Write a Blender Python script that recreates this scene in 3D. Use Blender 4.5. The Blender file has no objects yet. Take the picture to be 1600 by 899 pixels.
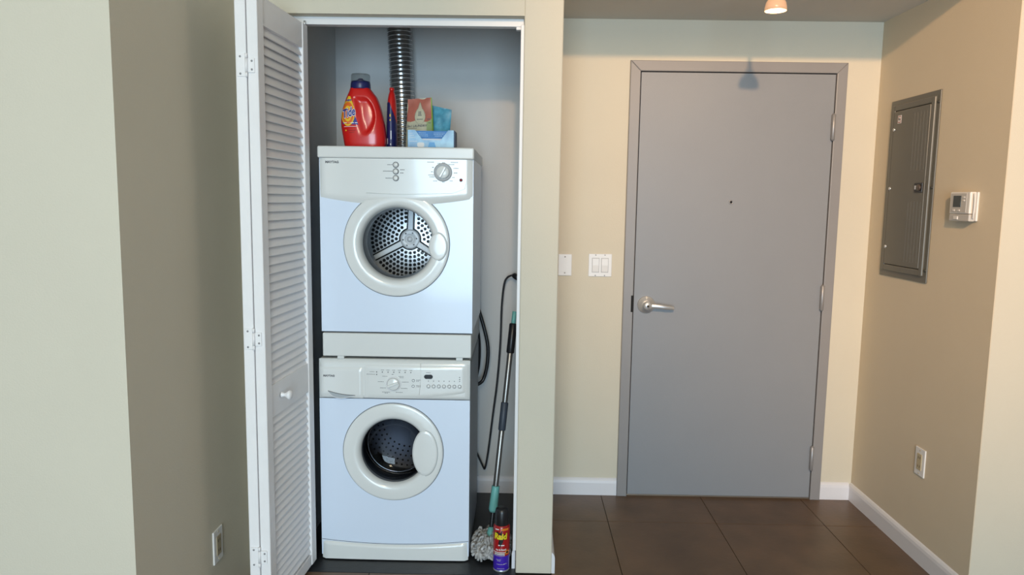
import bpy, bmesh, math, random
from mathutils import Vector, Matrix
random.seed(7)
C = bpy.context.scene.collection
PI = math.pi

# ------------------------------------------------------------------ camera
cam_d = bpy.data.cameras.new('camera'); cam = bpy.data.objects.new('camera', cam_d); C.objects.link(cam)
cam_d.sensor_fit = 'HORIZONTAL'; cam_d.sensor_width = 36.0
cam_d.lens = 1146.5 / 1600 * 36.0
cam_d.clip_start = 0.02
# image axes in world space (x right, y into the room, z up)
def camera_axes():
    f = 1146.5
    d = Vector((15, -136, f)).normalized()
    dn = Vector((-145, 9650, f)).normalized(); dn = (dn - d * dn.dot(d)).normalized()
    r = dn.cross(d)
    if r.x < 0: r = -r
    X = Vector((r.x, d.x, -dn.x)); Yd = Vector((r.y, d.y, -dn.y)); F = Vector((r.z, d.z, -dn.z))
    return X, -Yd, -F
ax, ay, az = camera_axes()
M = Matrix((ax, ay, az)).transposed().to_4x4(); M.translation = Vector((0, 0, 1.45))
cam.matrix_world = M
bpy.context.scene.camera = cam

# ------------------------------------------------------------------ world, lights, exposure
w = bpy.data.worlds.new('world'); bpy.context.scene.world = w; w.use_nodes = True
bg = w.node_tree.nodes['Background']; bg.inputs[0].default_value = (0.75, 0.87, 1.0, 1); bg.inputs[1].default_value = 1.0
vs = bpy.context.scene.view_settings
vs.view_transform = 'Standard'; vs.look = 'None'; vs.gamma = 1.0; vs.exposure = 0.10; vs.use_curve_mapping = False
C_ = bpy.context.scene.cycles if hasattr(bpy.context.scene, 'cycles') else None
if C_:
    C_.max_bounces = 8; C_.diffuse_bounces = 5; C_.transparent_max_bounces = 12; C_.sample_clamp_indirect = 4.0

def area(name, loc, rot, sx, sy, power, col):
    l = bpy.data.lights.new(name, 'AREA'); l.shape = 'RECTANGLE'; l.size = sx; l.size_y = sy
    l.energy = power; l.color = col
    o = bpy.data.objects.new(name, l); C.objects.link(o); o.location = loc; o.rotation_euler = rot
    return o
# daylight through the balcony windows behind the photographer (area light in the window opening)
area('window_daylight', (0.0, -4.38, 1.25), (PI/2, 0, 0), 2.6, 2.3, 245, (0.61, 0.83, 1.0))
# added warm fill light high in the living room, standing for no known lamp
la = area('warm_fill_light', (-0.25, -1.7, 3.12), (math.radians(50), 0, 0), 0.6, 1.5, 88, (1.0, 0.84, 0.56))
# warm ceiling spotlight in the living room, turned towards the foyer
sp = bpy.data.lights.new('ceiling_spotlight', 'SPOT'); sp.energy = 600; sp.color = (1.0, 0.58, 0.28); sp.shadow_soft_size = 0.06
sp.spot_size = math.radians(55); sp.spot_blend = 0.9
spo = bpy.data.objects.new('ceiling_spotlight', sp); C.objects.link(spo); spo.location = (0.13, -1.36, 2.98)
spo.rotation_euler = (Vector((1.95, 3.5, 2.0)) - Vector((0.13, -1.36, 2.98))).to_track_quat('-Z', 'Y').to_euler()

# ------------------------------------------------------------------ materials
MATS = {}
def mat(name, col, rough=0.5, metal=0.0, var=0.03, scale=8.0, bump=0.0, bscale=60.0, coat=0.0, spec=0.5, emit=None, estr=0, col2=None, stretch=None):
    if name in MATS: return MATS[name]
    m = bpy.data.materials.new(name); m.use_nodes = True; nt = m.node_tree; N = nt.nodes; L = nt.links
    b = N['Principled BSDF']
    b.inputs['Roughness'].default_value = rough; b.inputs['Metallic'].default_value = metal
    b.inputs['Coat Weight'].default_value = coat; b.inputs['Coat Roughness'].default_value = 0.08
    b.inputs['Specular IOR Level'].default_value = spec
    tc = N.new('ShaderNodeTexCoord'); nz = N.new('ShaderNodeTexNoise'); nz.inputs['Scale'].default_value = scale; nz.inputs['Detail'].default_value = 6
    src = tc.outputs['Object']
    if stretch:
        mp = N.new('ShaderNodeMapping'); mp.inputs['Scale'].default_value = stretch; L.new(src, mp.inputs[0]); src = mp.outputs[0]
    L.new(src, nz.inputs['Vector'])
    cr = N.new('ShaderNodeValToRGB'); L.new(nz.outputs['Fac'], cr.inputs[0])
    a = [max(0, c * (1 - var)) for c in col]; z = [min(1, c * (1 + var)) for c in (col2 or col)]
    cr.color_ramp.elements[0].position = 0.3; cr.color_ramp.elements[1].position = 0.7
    cr.color_ramp.elements[0].color = (*a, 1); cr.color_ramp.elements[1].color = (*z, 1)
    L.new(cr.outputs[0], b.inputs['Base Color'])
    if bump:
        n2 = N.new('ShaderNodeTexNoise'); n2.inputs['Scale'].default_value = bscale; n2.inputs['Detail'].default_value = 4
        L.new(src, n2.inputs['Vector'])
        bp = N.new('ShaderNodeBump'); bp.inputs['Strength'].default_value = bump; bp.inputs['Distance'].default_value = 0.002
        L.new(n2.outputs['Fac'], bp.inputs['Height']); L.new(bp.outputs[0], b.inputs['Normal'])
    if emit:
        b.inputs['Emission Color'].default_value = (*emit, 1); b.inputs['Emission Strength'].default_value = estr
    MATS[name] = m; return m

def glass(name, tint=(1, 1, 1), refl=0.10, rough=0.02):
    if name in MATS: return MATS[name]
    m = bpy.data.materials.new(name); m.use_nodes = True; nt = m.node_tree; N = nt.nodes; L = nt.links
    N.remove(N['Principled BSDF']); out = N['Material Output']
    t = N.new('ShaderNodeBsdfTransparent'); t.inputs[0].default_value = (*tint, 1)
    g = N.new('ShaderNodeBsdfGlossy'); g.inputs['Roughness'].default_value = rough
    fr = N.new('ShaderNodeLayerWeight'); fr.inputs[0].default_value = 0.5
    pw_ = N.new('ShaderNodeMath'); pw_.operation = 'POWER'; pw_.inputs[1].default_value = 3.0
    mx = N.new('ShaderNodeMixShader')
    ad = N.new('ShaderNodeMath'); ad.operation = 'MULTIPLY_ADD'; ad.inputs[1].default_value = 0.6; ad.inputs[2].default_value = refl * 0.4; ad.use_clamp = True
    L.new(fr.outputs['Facing'], pw_.inputs[0]); L.new(pw_.outputs[0], ad.inputs[0]); L.new(ad.outputs[0], mx.inputs[0]); L.new(t.outputs[0], mx.inputs[1]); L.new(g.outputs[0], mx.inputs[2])
    L.new(mx.outputs[0], out.inputs[0]); MATS[name] = m; return m

wall_m = mat('cream_wall_paint', (0.655, 0.61, 0.50), 0.75, var=0.015, scale=3, bump=0.25, bscale=220)
room_m = mat('living_room_wall', (0.26, 0.25, 0.23), 0.8)
wall_r = mat('warm_wall_colour', (0.66, 0.575, 0.44), 0.75, var=0.015, scale=3, bump=0.25, bscale=220)  # the cream wall colour made warmer for the right wall
ceil_m = mat('ceiling_paint', (0.62, 0.60, 0.56), 0.9, var=0.01, bump=0.2, bscale=150)
closet_m = mat('closet_wall_paint', (0.62, 0.62, 0.615), 0.7, var=0.015, scale=3, bump=0.2, bscale=200)
trim_m = mat('white_trim_paint', (0.78, 0.78, 0.79), 0.4, var=0.01)
base_m = mat('white_baseboard_paint', (0.76, 0.76, 0.80), 0.4, var=0.01)
grout_m = mat('dark_grout', (0.035, 0.028, 0.022), 0.9)
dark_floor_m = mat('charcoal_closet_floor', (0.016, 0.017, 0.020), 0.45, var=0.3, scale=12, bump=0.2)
tile_m = mat('brown_porcelain_tile', (0.115, 0.069, 0.038), 0.38, var=0.10, scale=5, bump=0.3, bscale=50, col2=(0.15, 0.09, 0.05))
doorleaf_m = mat('grey_door_paint', (0.26, 0.275, 0.30), 0.42, var=0.015, scale=4, bump=0.15, bscale=250)
frame_m = mat('grey_frame_paint', (0.275, 0.27, 0.275), 0.38, var=0.02)
black_m = mat('black_void', (0.006, 0.006, 0.007), 0.8)
satin_m = mat('satin_nickel', (0.74, 0.76, 0.79), 0.32, 0.75, var=0.02)
hinge_m = mat('painted_hinge', (0.33, 0.33, 0.34), 0.4, 0.4)
louv_m = mat('white_louver_paint', (0.88, 0.87, 0.88), 0.45, var=0.015, scale=15, bump=0.15, bscale=150)
enamel_m = mat('white_enamel', (0.71, 0.80, 0.94), 0.25, var=0.008, scale=2, coat=0.3)
plast_m = mat('white_gloss_plastic', (0.755, 0.77, 0.755), 0.24, var=0.008, scale=2, coat=0.5)
plast2_m = mat('off_white_plastic', (0.70, 0.71, 0.69), 0.35, var=0.01, coat=0.2)
groove_m = mat('groove_grey', (0.36, 0.38, 0.40), 0.5)
seam_m = mat('seam_grey', (0.16, 0.17, 0.18), 0.6)
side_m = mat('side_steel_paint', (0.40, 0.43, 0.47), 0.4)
hub_m = mat('cast_hub_steel', (0.72, 0.72, 0.73), 0.45, 0.15, var=0.02)
steel_m = mat('drum_steel', (0.75, 0.75, 0.77), 0.22, 1.0, var=0.03)
dsteel_m = mat('drum_steel_dark', (0.33, 0.33, 0.35), 0.25, 1.0, var=0.05)
rubber_m = mat('dark_rubber_gasket', (0.014, 0.014, 0.016), 0.3)
ink_m = mat('grey_ink', (0.13, 0.13, 0.14), 0.6)
blackp_m = mat('black_plastic', (0.012, 0.012, 0.014), 0.35)
dispm = mat('black_display', (0.006, 0.006, 0.008), 0.12)

# ------------------------------------------------------------------ helpers
W = {}
def WM(o):
    return W.get(o, Matrix.Identity(4)) if o is not None else Matrix.Identity(4)
def setp(o, label=None, cat=None, group=None, kind=None):
    if label: o['label'] = label
    if cat: o['category'] = cat
    if group: o['group'] = group
    if kind: o['kind'] = kind
    return o
def thing(name, label, cat, loc=(0, 0, 0), rz=0.0, group=None, kind=None, parent=None):
    o = bpy.data.objects.new(name, None); C.objects.link(o); o.empty_display_size = 0.05
    m = Matrix.Translation(Vector(loc)) @ Matrix.Rotation(rz, 4, 'Z')
    if parent is not None:
        o.parent = parent; o.matrix_local = WM(parent).inverted() @ m
    else:
        o.location = loc; o.rotation_euler = (0, 0, rz)
    W[o] = m
    return setp(o, label, cat, group, kind)

class MB:
    """collects shapes given in world coordinates, links them as one mesh object"""
    def __init__(s): s.b = bmesh.new(); s.mats = []
    def mi(s, m):
        if m is None: return 0
        if m not in s.mats: s.mats.append(m)
        return s.mats.index(m)
    def poly(s, pts, m=None, smooth=False):
        vs_ = [s.b.verts.new(p) for p in pts]
        f = s.b.faces.new(vs_); f.material_index = s.mi(m); f.smooth = smooth; return f
    def box(s, x0, x1, y0, y1, z0, z1, bev=0.0, m=None, seg=2, rot=None):
        before = set(s.b.faces)
        r = bmesh.ops.create_cube(s.b, size=1.0)
        c = Vector(((x0+x1)/2, (y0+y1)/2, (z0+z1)/2))
        for v in r['verts']:
            v.co = Vector((v.co.x*(x1-x0), v.co.y*(y1-y0), v.co.z*(z1-z0))) + c
        vs_ = r['verts']
        fs = set(f for v in vs_ for f in v.link_faces)
        if bev > 0:
            es = list(set(e for v in vs_ for e in v.link_edges))
            q = bmesh.ops.bevel(s.b, geom=es, offset=bev, segments=seg, profile=0.5, affect='EDGES', clamp_overlap=True)
            fs = set(f for f in fs if f.is_valid) | set(q['faces'])
            vs_ = list(set(v for f in fs for v in f.verts))
        if rot is not None:
            for v in vs_: v.co = rot @ (v.co - c) + c
        k = s.mi(m)
        for f in s.b.faces:
            if f not in before: f.material_index = k
        return s
    def prism(s, pts, y0, y1, m=None, bev=0.0, axis='y', smooth=False):
        """polygon of (u, w) extruded along an axis: y -> (u, y, w); x -> (x, u, w); z -> (u, w, z)"""
        def P(u, v_, t):
            return {'y': (u, t, v_), 'x': (t, u, v_), 'z': (u, v_, t)}[axis]
        before = set(s.b.faces)
        A = [s.b.verts.new(P(u, v_, y0)) for u, v_ in pts]; B = [s.b.verts.new(P(u, v_, y1)) for u, v_ in pts]
        n = len(pts); k = s.mi(m)
        fa = s.b.faces.new(A); fb = s.b.faces.new(list(reversed(B)))
        fs = [fa, fb]
        for i in range(n):
            j = (i+1) % n
            q = s.b.faces.new((A[j], A[i], B[i], B[j])); q.smooth = smooth; fs.append(q)
        if bev > 0:
            es = list(fa.edges)
            q = bmesh.ops.bevel(s.b, geom=es, offset=bev, segments=2, profile=0.5, affect='EDGES', clamp_overlap=True)
        for f in s.b.faces:
            if f not in before: f.material_index = k
        return s
    def lathe(s, c, prof, seg=48, axis='y', m=None, closed=False, smooth=True, a0=0, a1=2*PI):
        """prof: list of (radius, t) with t measured along the axis from c"""
        full = abs((a1-a0) - 2*PI) < 1e-6
        rings = []
        n = seg if full else seg+1
        for r, t in prof:
            ring = []
            if r < 1e-6:
                v = s.b.verts.new(s._ax(c, 0, 0, t, axis)); ring = [v]*n
            else:
                for i in range(n):
                    a = a0 + (a1-a0)*i/seg
                    ring.append(s.b.verts.new(s._ax(c, r*math.cos(a), r*math.sin(a), t, axis)))
            rings.append(ring)
        if closed: rings.append(rings[0])
        k = s.mi(m)
        for A, B in zip(rings, rings[1:]):
            for i in range(n if full else seg):
                j = (i+1) % n
                q = []
                for v in (A[i], A[j], B[j], B[i]):
                    if v not in q: q.append(v)
                if len(q) >= 3:
                    try: f = s.b.faces.new(q)
                    except ValueError: continue
                    f.material_index = k; f.smooth = smooth
        return s
    def _ax(s, c, u, v, t, axis):
        if axis == 'y': return (c[0]+u, c[1]+t, c[2]+v)
        if axis == 'x': return (c[0]+t, c[1]+u, c[2]+v)
        return (c[0]+u, c[1]+v, c[2]+t)
    def cyl(s, c, r, t0, t1, axis='y', seg=24, m=None, bev=0.0, r1=None):
        r1 = r if r1 is None else r1
        b = bev
        prof = [(0, t0), (r-b, t0)] + ([(r, t0+b)] if b else []) + ([(r1, t1-b)] if b else []) + [(r1-b, t1), (0, t1)]
        return s.lathe(c, prof, seg, axis, m, smooth=True)
    def tube(s, pts, r, seg=8, m=None, caps=True, closed=False):
        pts = [Vector(p) for p in pts]; n = len(pts)
        rr = r if isinstance(r, (list, tuple)) else [r]*n
        rings = []; up = None
        for i, p in enumerate(pts):
            t = (pts[min(i+1, n-1)] - pts[max(i-1, 0)])
            if t.length < 1e-9: t = Vector((0, 0, 1))
            t.normalize()
            if up is None:
                up = Vector((0, 0, 1)) if abs(t.z) < 0.9 else Vector((1, 0, 0))
            a = t.cross(up).normalized(); bb = t.cross(a).normalized(); up = -bb if (-bb).dot(up) > 0 else bb
            rings.append([s.b.verts.new(p + (a*math.cos(2*PI*k/seg) + bb*math.sin(2*PI*k/seg))*rr[i]) for k in range(seg)])
        km = s.mi(m)
        for A, B in zip(rings, rings[1:]):
            for k in range(seg):
                f = s.b.faces.new((A[k], A[(k+1) % seg], B[(k+1) % seg], B[k])); f.smooth = True; f.material_index = km
        if caps:
            f = s.b.faces.new(list(reversed(rings[0]))); f.material_index = km
            f = s.b.faces.new(rings[-1]); f.material_index = km
        return s
    def grid(s, fn, nu, nv, m=None, smooth=True):
        V = [[s.b.verts.new(fn(i/nu, j/nv)) for j in range(nv+1)] for i in range(nu+1)]
        k = s.mi(m)
        for i in range(nu):
            for j in range(nv):
                f = s.b.faces.new((V[i][j], V[i+1][j], V[i+1][j+1], V[i][j+1])); f.smooth = smooth; f.material_index = k
        return s
    def text(s, string, size, fn, m=None, shear=0.0, bold=0.0, align='CENTER', sx=1.0):
        cu = bpy.data.curves.new('t', 'FONT'); cu.body = string; cu.size = size; cu.align_x = align; cu.align_y = 'CENTER'
        cu.shear = shear; cu.offset = bold; cu.resolution_u = 3
        o = bpy.data.objects.new('t', cu); C.objects.link(o)
        dg = bpy.context.evaluated_depsgraph_get(); me = bpy.data.meshes.new_from_object(o.evaluated_get(dg))
        k = s.mi(m)
        vs_ = [s.b.verts.new(fn(v.co.x*sx, v.co.y)) for v in me.vertices]
        for p in me.polygons:
            try: f = s.b.faces.new([vs_[i] for i in p.vertices]); f.material_index = k
            except ValueError: pass
        bpy.data.objects.remove(o); bpy.data.curves.remove(cu); bpy.data.meshes.remove(me)
        return s
    def build(s, name, m=None, parent=None, label=None, cat=None, group=None, kind=None, norm=True):
        if norm: bmesh.ops.recalc_face_normals(s.b, faces=s.b.faces[:])
        me = bpy.data.meshes.new(name)
        inv = WM(parent).inverted(); s.b.transform(inv)
        s.b.to_mesh(me); s.b.free()
        for q in (s.mats or [m]): me.materials.append(q)
        o = bpy.data.objects.new(name, me); C.objects.link(o)
        if parent is not None: o.parent = parent
        W[o] = WM(parent)
        return setp(o, label, cat, group, kind)

def plate_hole(mb, x0, x1, z0, z1, cx, cz, r, y, seg=64, m=None):
    """flat front plate (normal -y) with a round hole"""
    angs = [2*PI*i/seg for i in range(seg)]
    for (x, z) in ((x0, z0), (x1, z0), (x1, z1), (x0, z1)):
        angs.append(math.atan2(z-cz, x-cx) % (2*PI))
    angs = sorted(set(round(a, 9) for a in angs))
    inn, out = [], []
    for a in angs:
        c, s_ = math.cos(a), math.sin(a); ts = []
        if c > 1e-9: ts.append((x1-cx)/c)
        if c < -1e-9: ts.append((x0-cx)/c)
        if s_ > 1e-9: ts.append((z1-cz)/s_)
        if s_ < -1e-9: ts.append((z0-cz)/s_)
        t = min(ts)
        inn.append(mb.b.verts.new((cx+r*c, y, cz+r*s_))); out.append(mb.b.verts.new((cx+t*c, y, cz+t*s_)))
    k = mb.mi(m)
    for i in range(len(angs)):
        j = (i+1) % len(angs)
        f = mb.b.faces.new((inn[i], inn[j], out[j], out[i])); f.material_index = k
    return mb

def lerp_path(pts, n=10):
    """Catmull-Rom smoothing"""
    P = [Vector(p) for p in pts]; out = []
    for i in range(len(P)-1):
        p0, p1, p2, p3 = P[max(i-1, 0)], P[i], P[i+1], P[min(i+2, len(P)-1)]
        for k in range(n):
            t = k/n
            out.append(0.5*((2*p1) + (-p0+p2)*t + (2*p0-5*p1+4*p2-p3)*t*t + (-p0+3*p1-3*p2+p3)*t**3))
    out.append(P[-1]); return out

def struct(name, mb, m, label, cat='wall'):
    return mb.build(name, m, None, label, cat, None, 'structure')

# ================================================================== SETTING
YB = 3.52          # back plane (entry wall, closet back)
YC = 2.72          # closet front wall
XR = 1.655         # foyer right wall
ZC = 2.29          # foyer ceiling
YS = 2.56          # front edge of the lowered foyer ceiling
XL = -1.02         # left side wall
YL = 1.856         # left front wall
ZM = 3.2           # main room ceiling

# floor
fl = MB().box(-3.6, 3.6, -4.6, YB+0.1, -0.12, -0.006)
floor = struct('floor', fl, grout_m, 'floor of large brown square tiles', 'floor')
px0, py0, pt = 0.418, 3.207, 0.4935
for i in range(-9, 7):
    for j in range(-16, 2):
        x0 = px0+i*pt; x1 = x0+pt; y0 = py0+j*pt; y1 = y0+pt
        y1 = min(y1, YB)
        if y0 > YC-0.01 and x0 < 0.14 - 0.001:
            if x1 <= 0.14: continue
            x0 = 0.14
        elif x0 < 0.0 and y1 > 2.70: y1 = 2.70
        if y1-y0 < 0.02 or y0 < -4.5 or x0 < -3.5 or x1 > 3.5: continue
        g = 0.0013
        tb = MB().box(x0+g, x1-g, y0+g, y1-g, -0.010, 0.0, 0.0008, seg=1)
        tb.build('tile', tile_m, floor)
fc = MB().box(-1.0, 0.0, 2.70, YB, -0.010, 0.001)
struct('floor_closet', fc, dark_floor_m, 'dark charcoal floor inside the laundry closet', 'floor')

# entry wall with the door opening
dx0, dx1, dzt = 0.505, 1.487, 2.095
mb = MB()
mb.box(0.07, dx0, YB, YB+0.14, 0, ZC+0.2); mb.box(dx1, XR+0.14, YB, YB+0.14, 0, ZC+0.2); mb.box(dx0, dx1, YB, YB+0.14, dzt, ZC+0.2)
struct('wall_back', mb, wall_m, 'cream wall around the grey entry door')
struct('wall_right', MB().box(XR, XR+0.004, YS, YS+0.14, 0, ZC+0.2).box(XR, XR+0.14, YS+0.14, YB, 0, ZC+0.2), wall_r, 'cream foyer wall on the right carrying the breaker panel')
struct('wall_right_front', MB().box(XR+0.004, 3.6, YS, YS+0.14, 0, ZM), wall_m, 'pale wall turning away at the right edge')
struct('wall_left', MB().box(XL-0.14, XL, YL, YB+0.14, 0, ZM), wall_m, 'shaded side wall left of the folding louvered door')
struct('wall_left_front', MB().box(-3.6, XL-0.14, YL, YL+0.14, 0, ZM), wall_m, 'pale wall at the left edge facing the room')
# closet walls
mb = MB()
mb.box(0.0, 0.14, YC, YB, 0, ZC+0.2, 0.003, seg=1)
mb.box(XL, 0.0, YC, YC+0.12, 2.106, ZC+0.2)
mb.box(XL, -0.885, YC, YC+0.12, 0, 2.106)
struct('wall_closet', mb, wall_m, 'cream wall and pier framing the laundry closet opening')
mb = MB(); mb.box(XL, 0.0, YB, YB+0.14, 0, 2.62)
struct('wall_closet_back', mb, closet_m, 'grey white back wall inside the laundry closet')
struct('wall_closet_left', MB().box(-0.95, -0.88, YC+0.12, YB, 0, 2.62), closet_m, 'grey white left wall inside the laundry closet')
struct('wall_closet_right', MB().box(-0.003, 0.0, YC+0.10, YB, 0, ZC+0.2), closet_m, 'grey white right wall inside the laundry closet')
struct('ceiling_closet', MB().box(XL, 0.0, YC+0.12, YB, 2.5, 2.6), ceil_m, 'ceiling inside the laundry closet', 'ceiling')
# ceilings
struct('ceiling', MB().box(XL, XR+0.12, YS, YB+0.1, ZC, ZM, 0.002, seg=1), ceil_m, 'lowered foyer ceiling above the entry door', 'ceiling')
struct('ceiling_main', MB().box(-3.6, 3.6, -4.6, YS+0.2, ZM, ZM+0.12), ceil_m, 'ceiling of the living room', 'ceiling')
# living room shell behind the photographer, with the balcony window
struct('wall_room_left', MB().box(-3.74, -3.6, -4.6, YL+0.14, 0, ZM), room_m, 'left wall of the living room behind the camera')
struct('wall_room_right', MB().box(3.6, 3.74, -4.6, YS+0.14, 0, ZM), room_m, 'right wall of the living room behind the camera')
mb = MB(); wx0, wx1, wz0, wz1 = -1.35, 1.35, 0.05, 2.46
mb.box(-3.6, wx0, -4.62, -4.5, 0, ZM); mb.box(wx1, 3.6, -4.62, -4.5, 0, ZM); mb.box(wx0, wx1, -4.62, -4.5, 0, wz0); mb.box(wx0, wx1, -4.62, -4.5, wz1, ZM)
struct('wall_room_rear', mb, room_m, 'living room wall with the balcony window behind the camera')
mb = MB(); 
for x in (wx0, wx0+0.9, wx0+1.8, wx1-0.05): mb.box(x, x+0.05, -4.58, -4.52, wz0, wz1)
mb.box(wx0, wx1, -4.58, -4.52, wz0, wz0+0.05); mb.box(wx0, wx1, -4.58, -4.52, wz1-0.05, wz1)
struct('window_1', mb, trim_m, 'balcony window behind the camera', 'window')

# baseboards
def baseboard(name, p0, p1, n, h=0.086, label='', t=0.013):
    """p0->p1 along the wall, n = outward normal"""
    prof = [(0, 0), (t, 0), (t, h*0.72), (t*0.82, h*0.86), (t*0.45, h*0.95), (0, h)]
    mb = MB(); k = len(prof)
    A = [mb.b.verts.new((p0[0]+n[0]*u, p0[1]+n[1]*u, v)) for u, v in prof]
    B = [mb.b.verts.new((p1[0]+n[0]*u, p1[1]+n[1]*u, v)) for u, v in prof]
    mb.b.faces.new(A); mb.b.faces.new(list(reversed(B)))
    for i in range(k): mb.b.faces.new((A[i], A[(i+1) % k], B[(i+1) % k], B[i]))
    return mb.build(name, base_m, None, label, 'baseboard', None, 'structure')
baseboard('baseboard_back_left', (0.153, YB), (0.494, YB), (0, -1), label='short white baseboard left of the entry door')
baseboard('baseboard_back_right', (1.498, YB), (XR-0.013, YB), (0, -1), label='short white baseboard between the entry door and the corner')
baseboard('baseboard_right', (XR, YS), (XR, YB), (-1, 0), label='long white baseboard under the breaker panel')
baseboard('baseboard_pier', (0.14, YC+0.005), (0.14, YB), (1, 0), label='white baseboard on the foyer side of the closet pier')
baseboard('baseboard_closet_back', (-0.866, YB), (-0.016, YB), (0, -1), label='white baseboard along the closet back wall')
baseboard('baseboard_closet_right', (-0.003, YC+0.035), (-0.003, YB-0.014), (-1, 0), label='rounded white baseboard end inside the closet by the pier')
# closet track and white jamb strip
mb = MB(); mb.box(-0.885, -0.001, 2.765, 2.80, 2.078, 2.106, 0.002)
tr = struct('trim_1', mb, trim_m, 'white folding door track along the top of the closet opening', 'trim')
MB().box(-0.03, -0.006, 2.768, 2.792, 2.068, 2.080, 0.002).build('end_bracket', trim_m, tr)
mb = MB(); mb.box(-0.0125, 0.0, YC+0.006, YC+0.10, 0.09, 2.077, 0.002)
struct('trim_2', mb, trim_m, 'white jamb strip down the right side of the closet opening', 'trim')

# ================================================================== ENTRY DOOR
d1 = thing('door_1', 'closed flat grey entry door in a grey steel frame', 'door', (0.996, YB, 0), kind='structure')
y0 = YB-0.022
mb = MB()
ox0, ox1, ot, w_ = 0.495, 1.497, 2.103, 0.048
# mitred frame
def frame_piece(pts):
    return MB().prism(pts, y0, YB+0.06, bev=0.003)
frame_piece([(ox0, 0), (ox0+w_, 0), (ox0+w_, ot-w_), (ox0, ot)]).build('frame_jamb', frame_m, d1)
frame_piece([(ox1-w_, 0), (ox1, 0), (ox1, ot), (ox1-w_, ot-w_)]).build('frame_jamb', frame_m, d1)
frame_piece([(ox0, ot), (ox0+w_, ot-w_), (ox1-w_, ot-w_), (ox1, ot)]).build('frame_head', frame_m, d1)
MB().box(ox0+0.02, ox1-0.02, YB+0.045, YB+0.055, 0.0, ot-0.02).build('frame_rebate', black_m, d1)
leaf = MB().box(ox0+w_+0.004, ox1-w_-0.003, YB-0.014, YB+0.03, 0.010, ot-w_-0.004, 0.0015).build('door_leaf', doorleaf_m, d1)
MB().box(ox0+w_, ox1-w_, YB-0.006, YB+0.05, 0.0, 0.006, 0.001).build('threshold', mat('brass_threshold', (0.30, 0.25, 0.2), 0.4, 0.6), d1)
for z in (1.81, 1.008, 0.213):
    mb = MB()
    mb.cyl((1.4435, YB-0.025, z-0.058), 0.0088, 0, 0.116, 'z', 16, bev=0.001)
    mb.cyl((1.4435, YB-0.025, z-0.063), 0.0055, 0, 0.126, 'z', 10)
    mb.box(1.4395, 1.4475, YB-0.024, YB-0.010, z-0.058, z+0.058)
    mb.build('hinge', hinge_m, d1)
MB().box(ox0+w_-0.010, ox0+w_+0.003, y0-0.001, y0+0.004, 0.925, 1.005).build('strike_opening', black_m, d1)
# lever set
lv = MB(); hx, hz, hy = 0.607, 0.961, YB-0.014
lv.lathe((hx, hy, hz), [(0.0425, 0), (0.0425, -0.004), (0.039, -0.008), (0.026, -0.011), (0.0245, -0.014), (0.0, -0.014)], 40)
rose = lv.build('lever_rose', satin_m, leaf)
mb = MB()
mb.lathe((hx, hy, hz), [(0.017, -0.012), (0.017, -0.030), (0.020, -0.040), (0.020, -0.054), (0.017, -0.058), (0, -0.058)], 32)
path = [(hx+0.004, hy-0.047, hz), (hx+0.03, hy-0.049, hz), (hx+0.06, hy-0.051, hz-0.002), (hx+0.09, hy-0.050, hz-0.006), (hx+0.118, hy-0.044, hz-0.009), (hx+0.128, hy-0.040, hz-0.010)]
n = 14; pp = lerp_path(path, 5)
V = []
for i, p in enumerate(pp):
    t = i/(len(pp)-1); hh = 0.0125*(1-0.35*t) if t < 0.93 else 0.0125*0.65*(1-(t-0.93)*7); th = 0.0065*(1-0.3*t)
    V.append([mb.b.verts.new((p.x, p.y+th*math.sin(a), p.z+hh*math.cos(a))) for a in [2*PI*k/n for k in range(n)]])
for A, B in zip(V, V[1:]):
    for k in range(n):
        f = mb.b.faces.new((A[k], A[(k+1) % n], B[(k+1) % n], B[k])); f.smooth = True
mb.b.faces.new(V[0]); mb.b.faces.new(list(reversed(V[-1])))
mb.build('lever_handle', satin_m, leaf)
mb = MB(); mb.cyl((hx, hy-0.0585, hz), 0.0075, -0.0015, 0, m=satin_m); mb.cyl((hx, hy-0.0605, hz), 0.0045, 0, 0.001, m=black_m, seg=12)
mb.build('thumb_turn', None, leaf)
mb = MB(); mb.lathe((0.990, YB-0.014, 1.457), [(0.0105, 0), (0.0105, -0.003), (0.0075, -0.0045), (0.006, -0.002), (0, -0.002)], 24, m=hinge_m)
mb.cyl((0.990, YB-0.0175, 1.457), 0.0058, 0, 0.001, m=black_m, seg=16)
mb.build('peephole', None, leaf)

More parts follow.
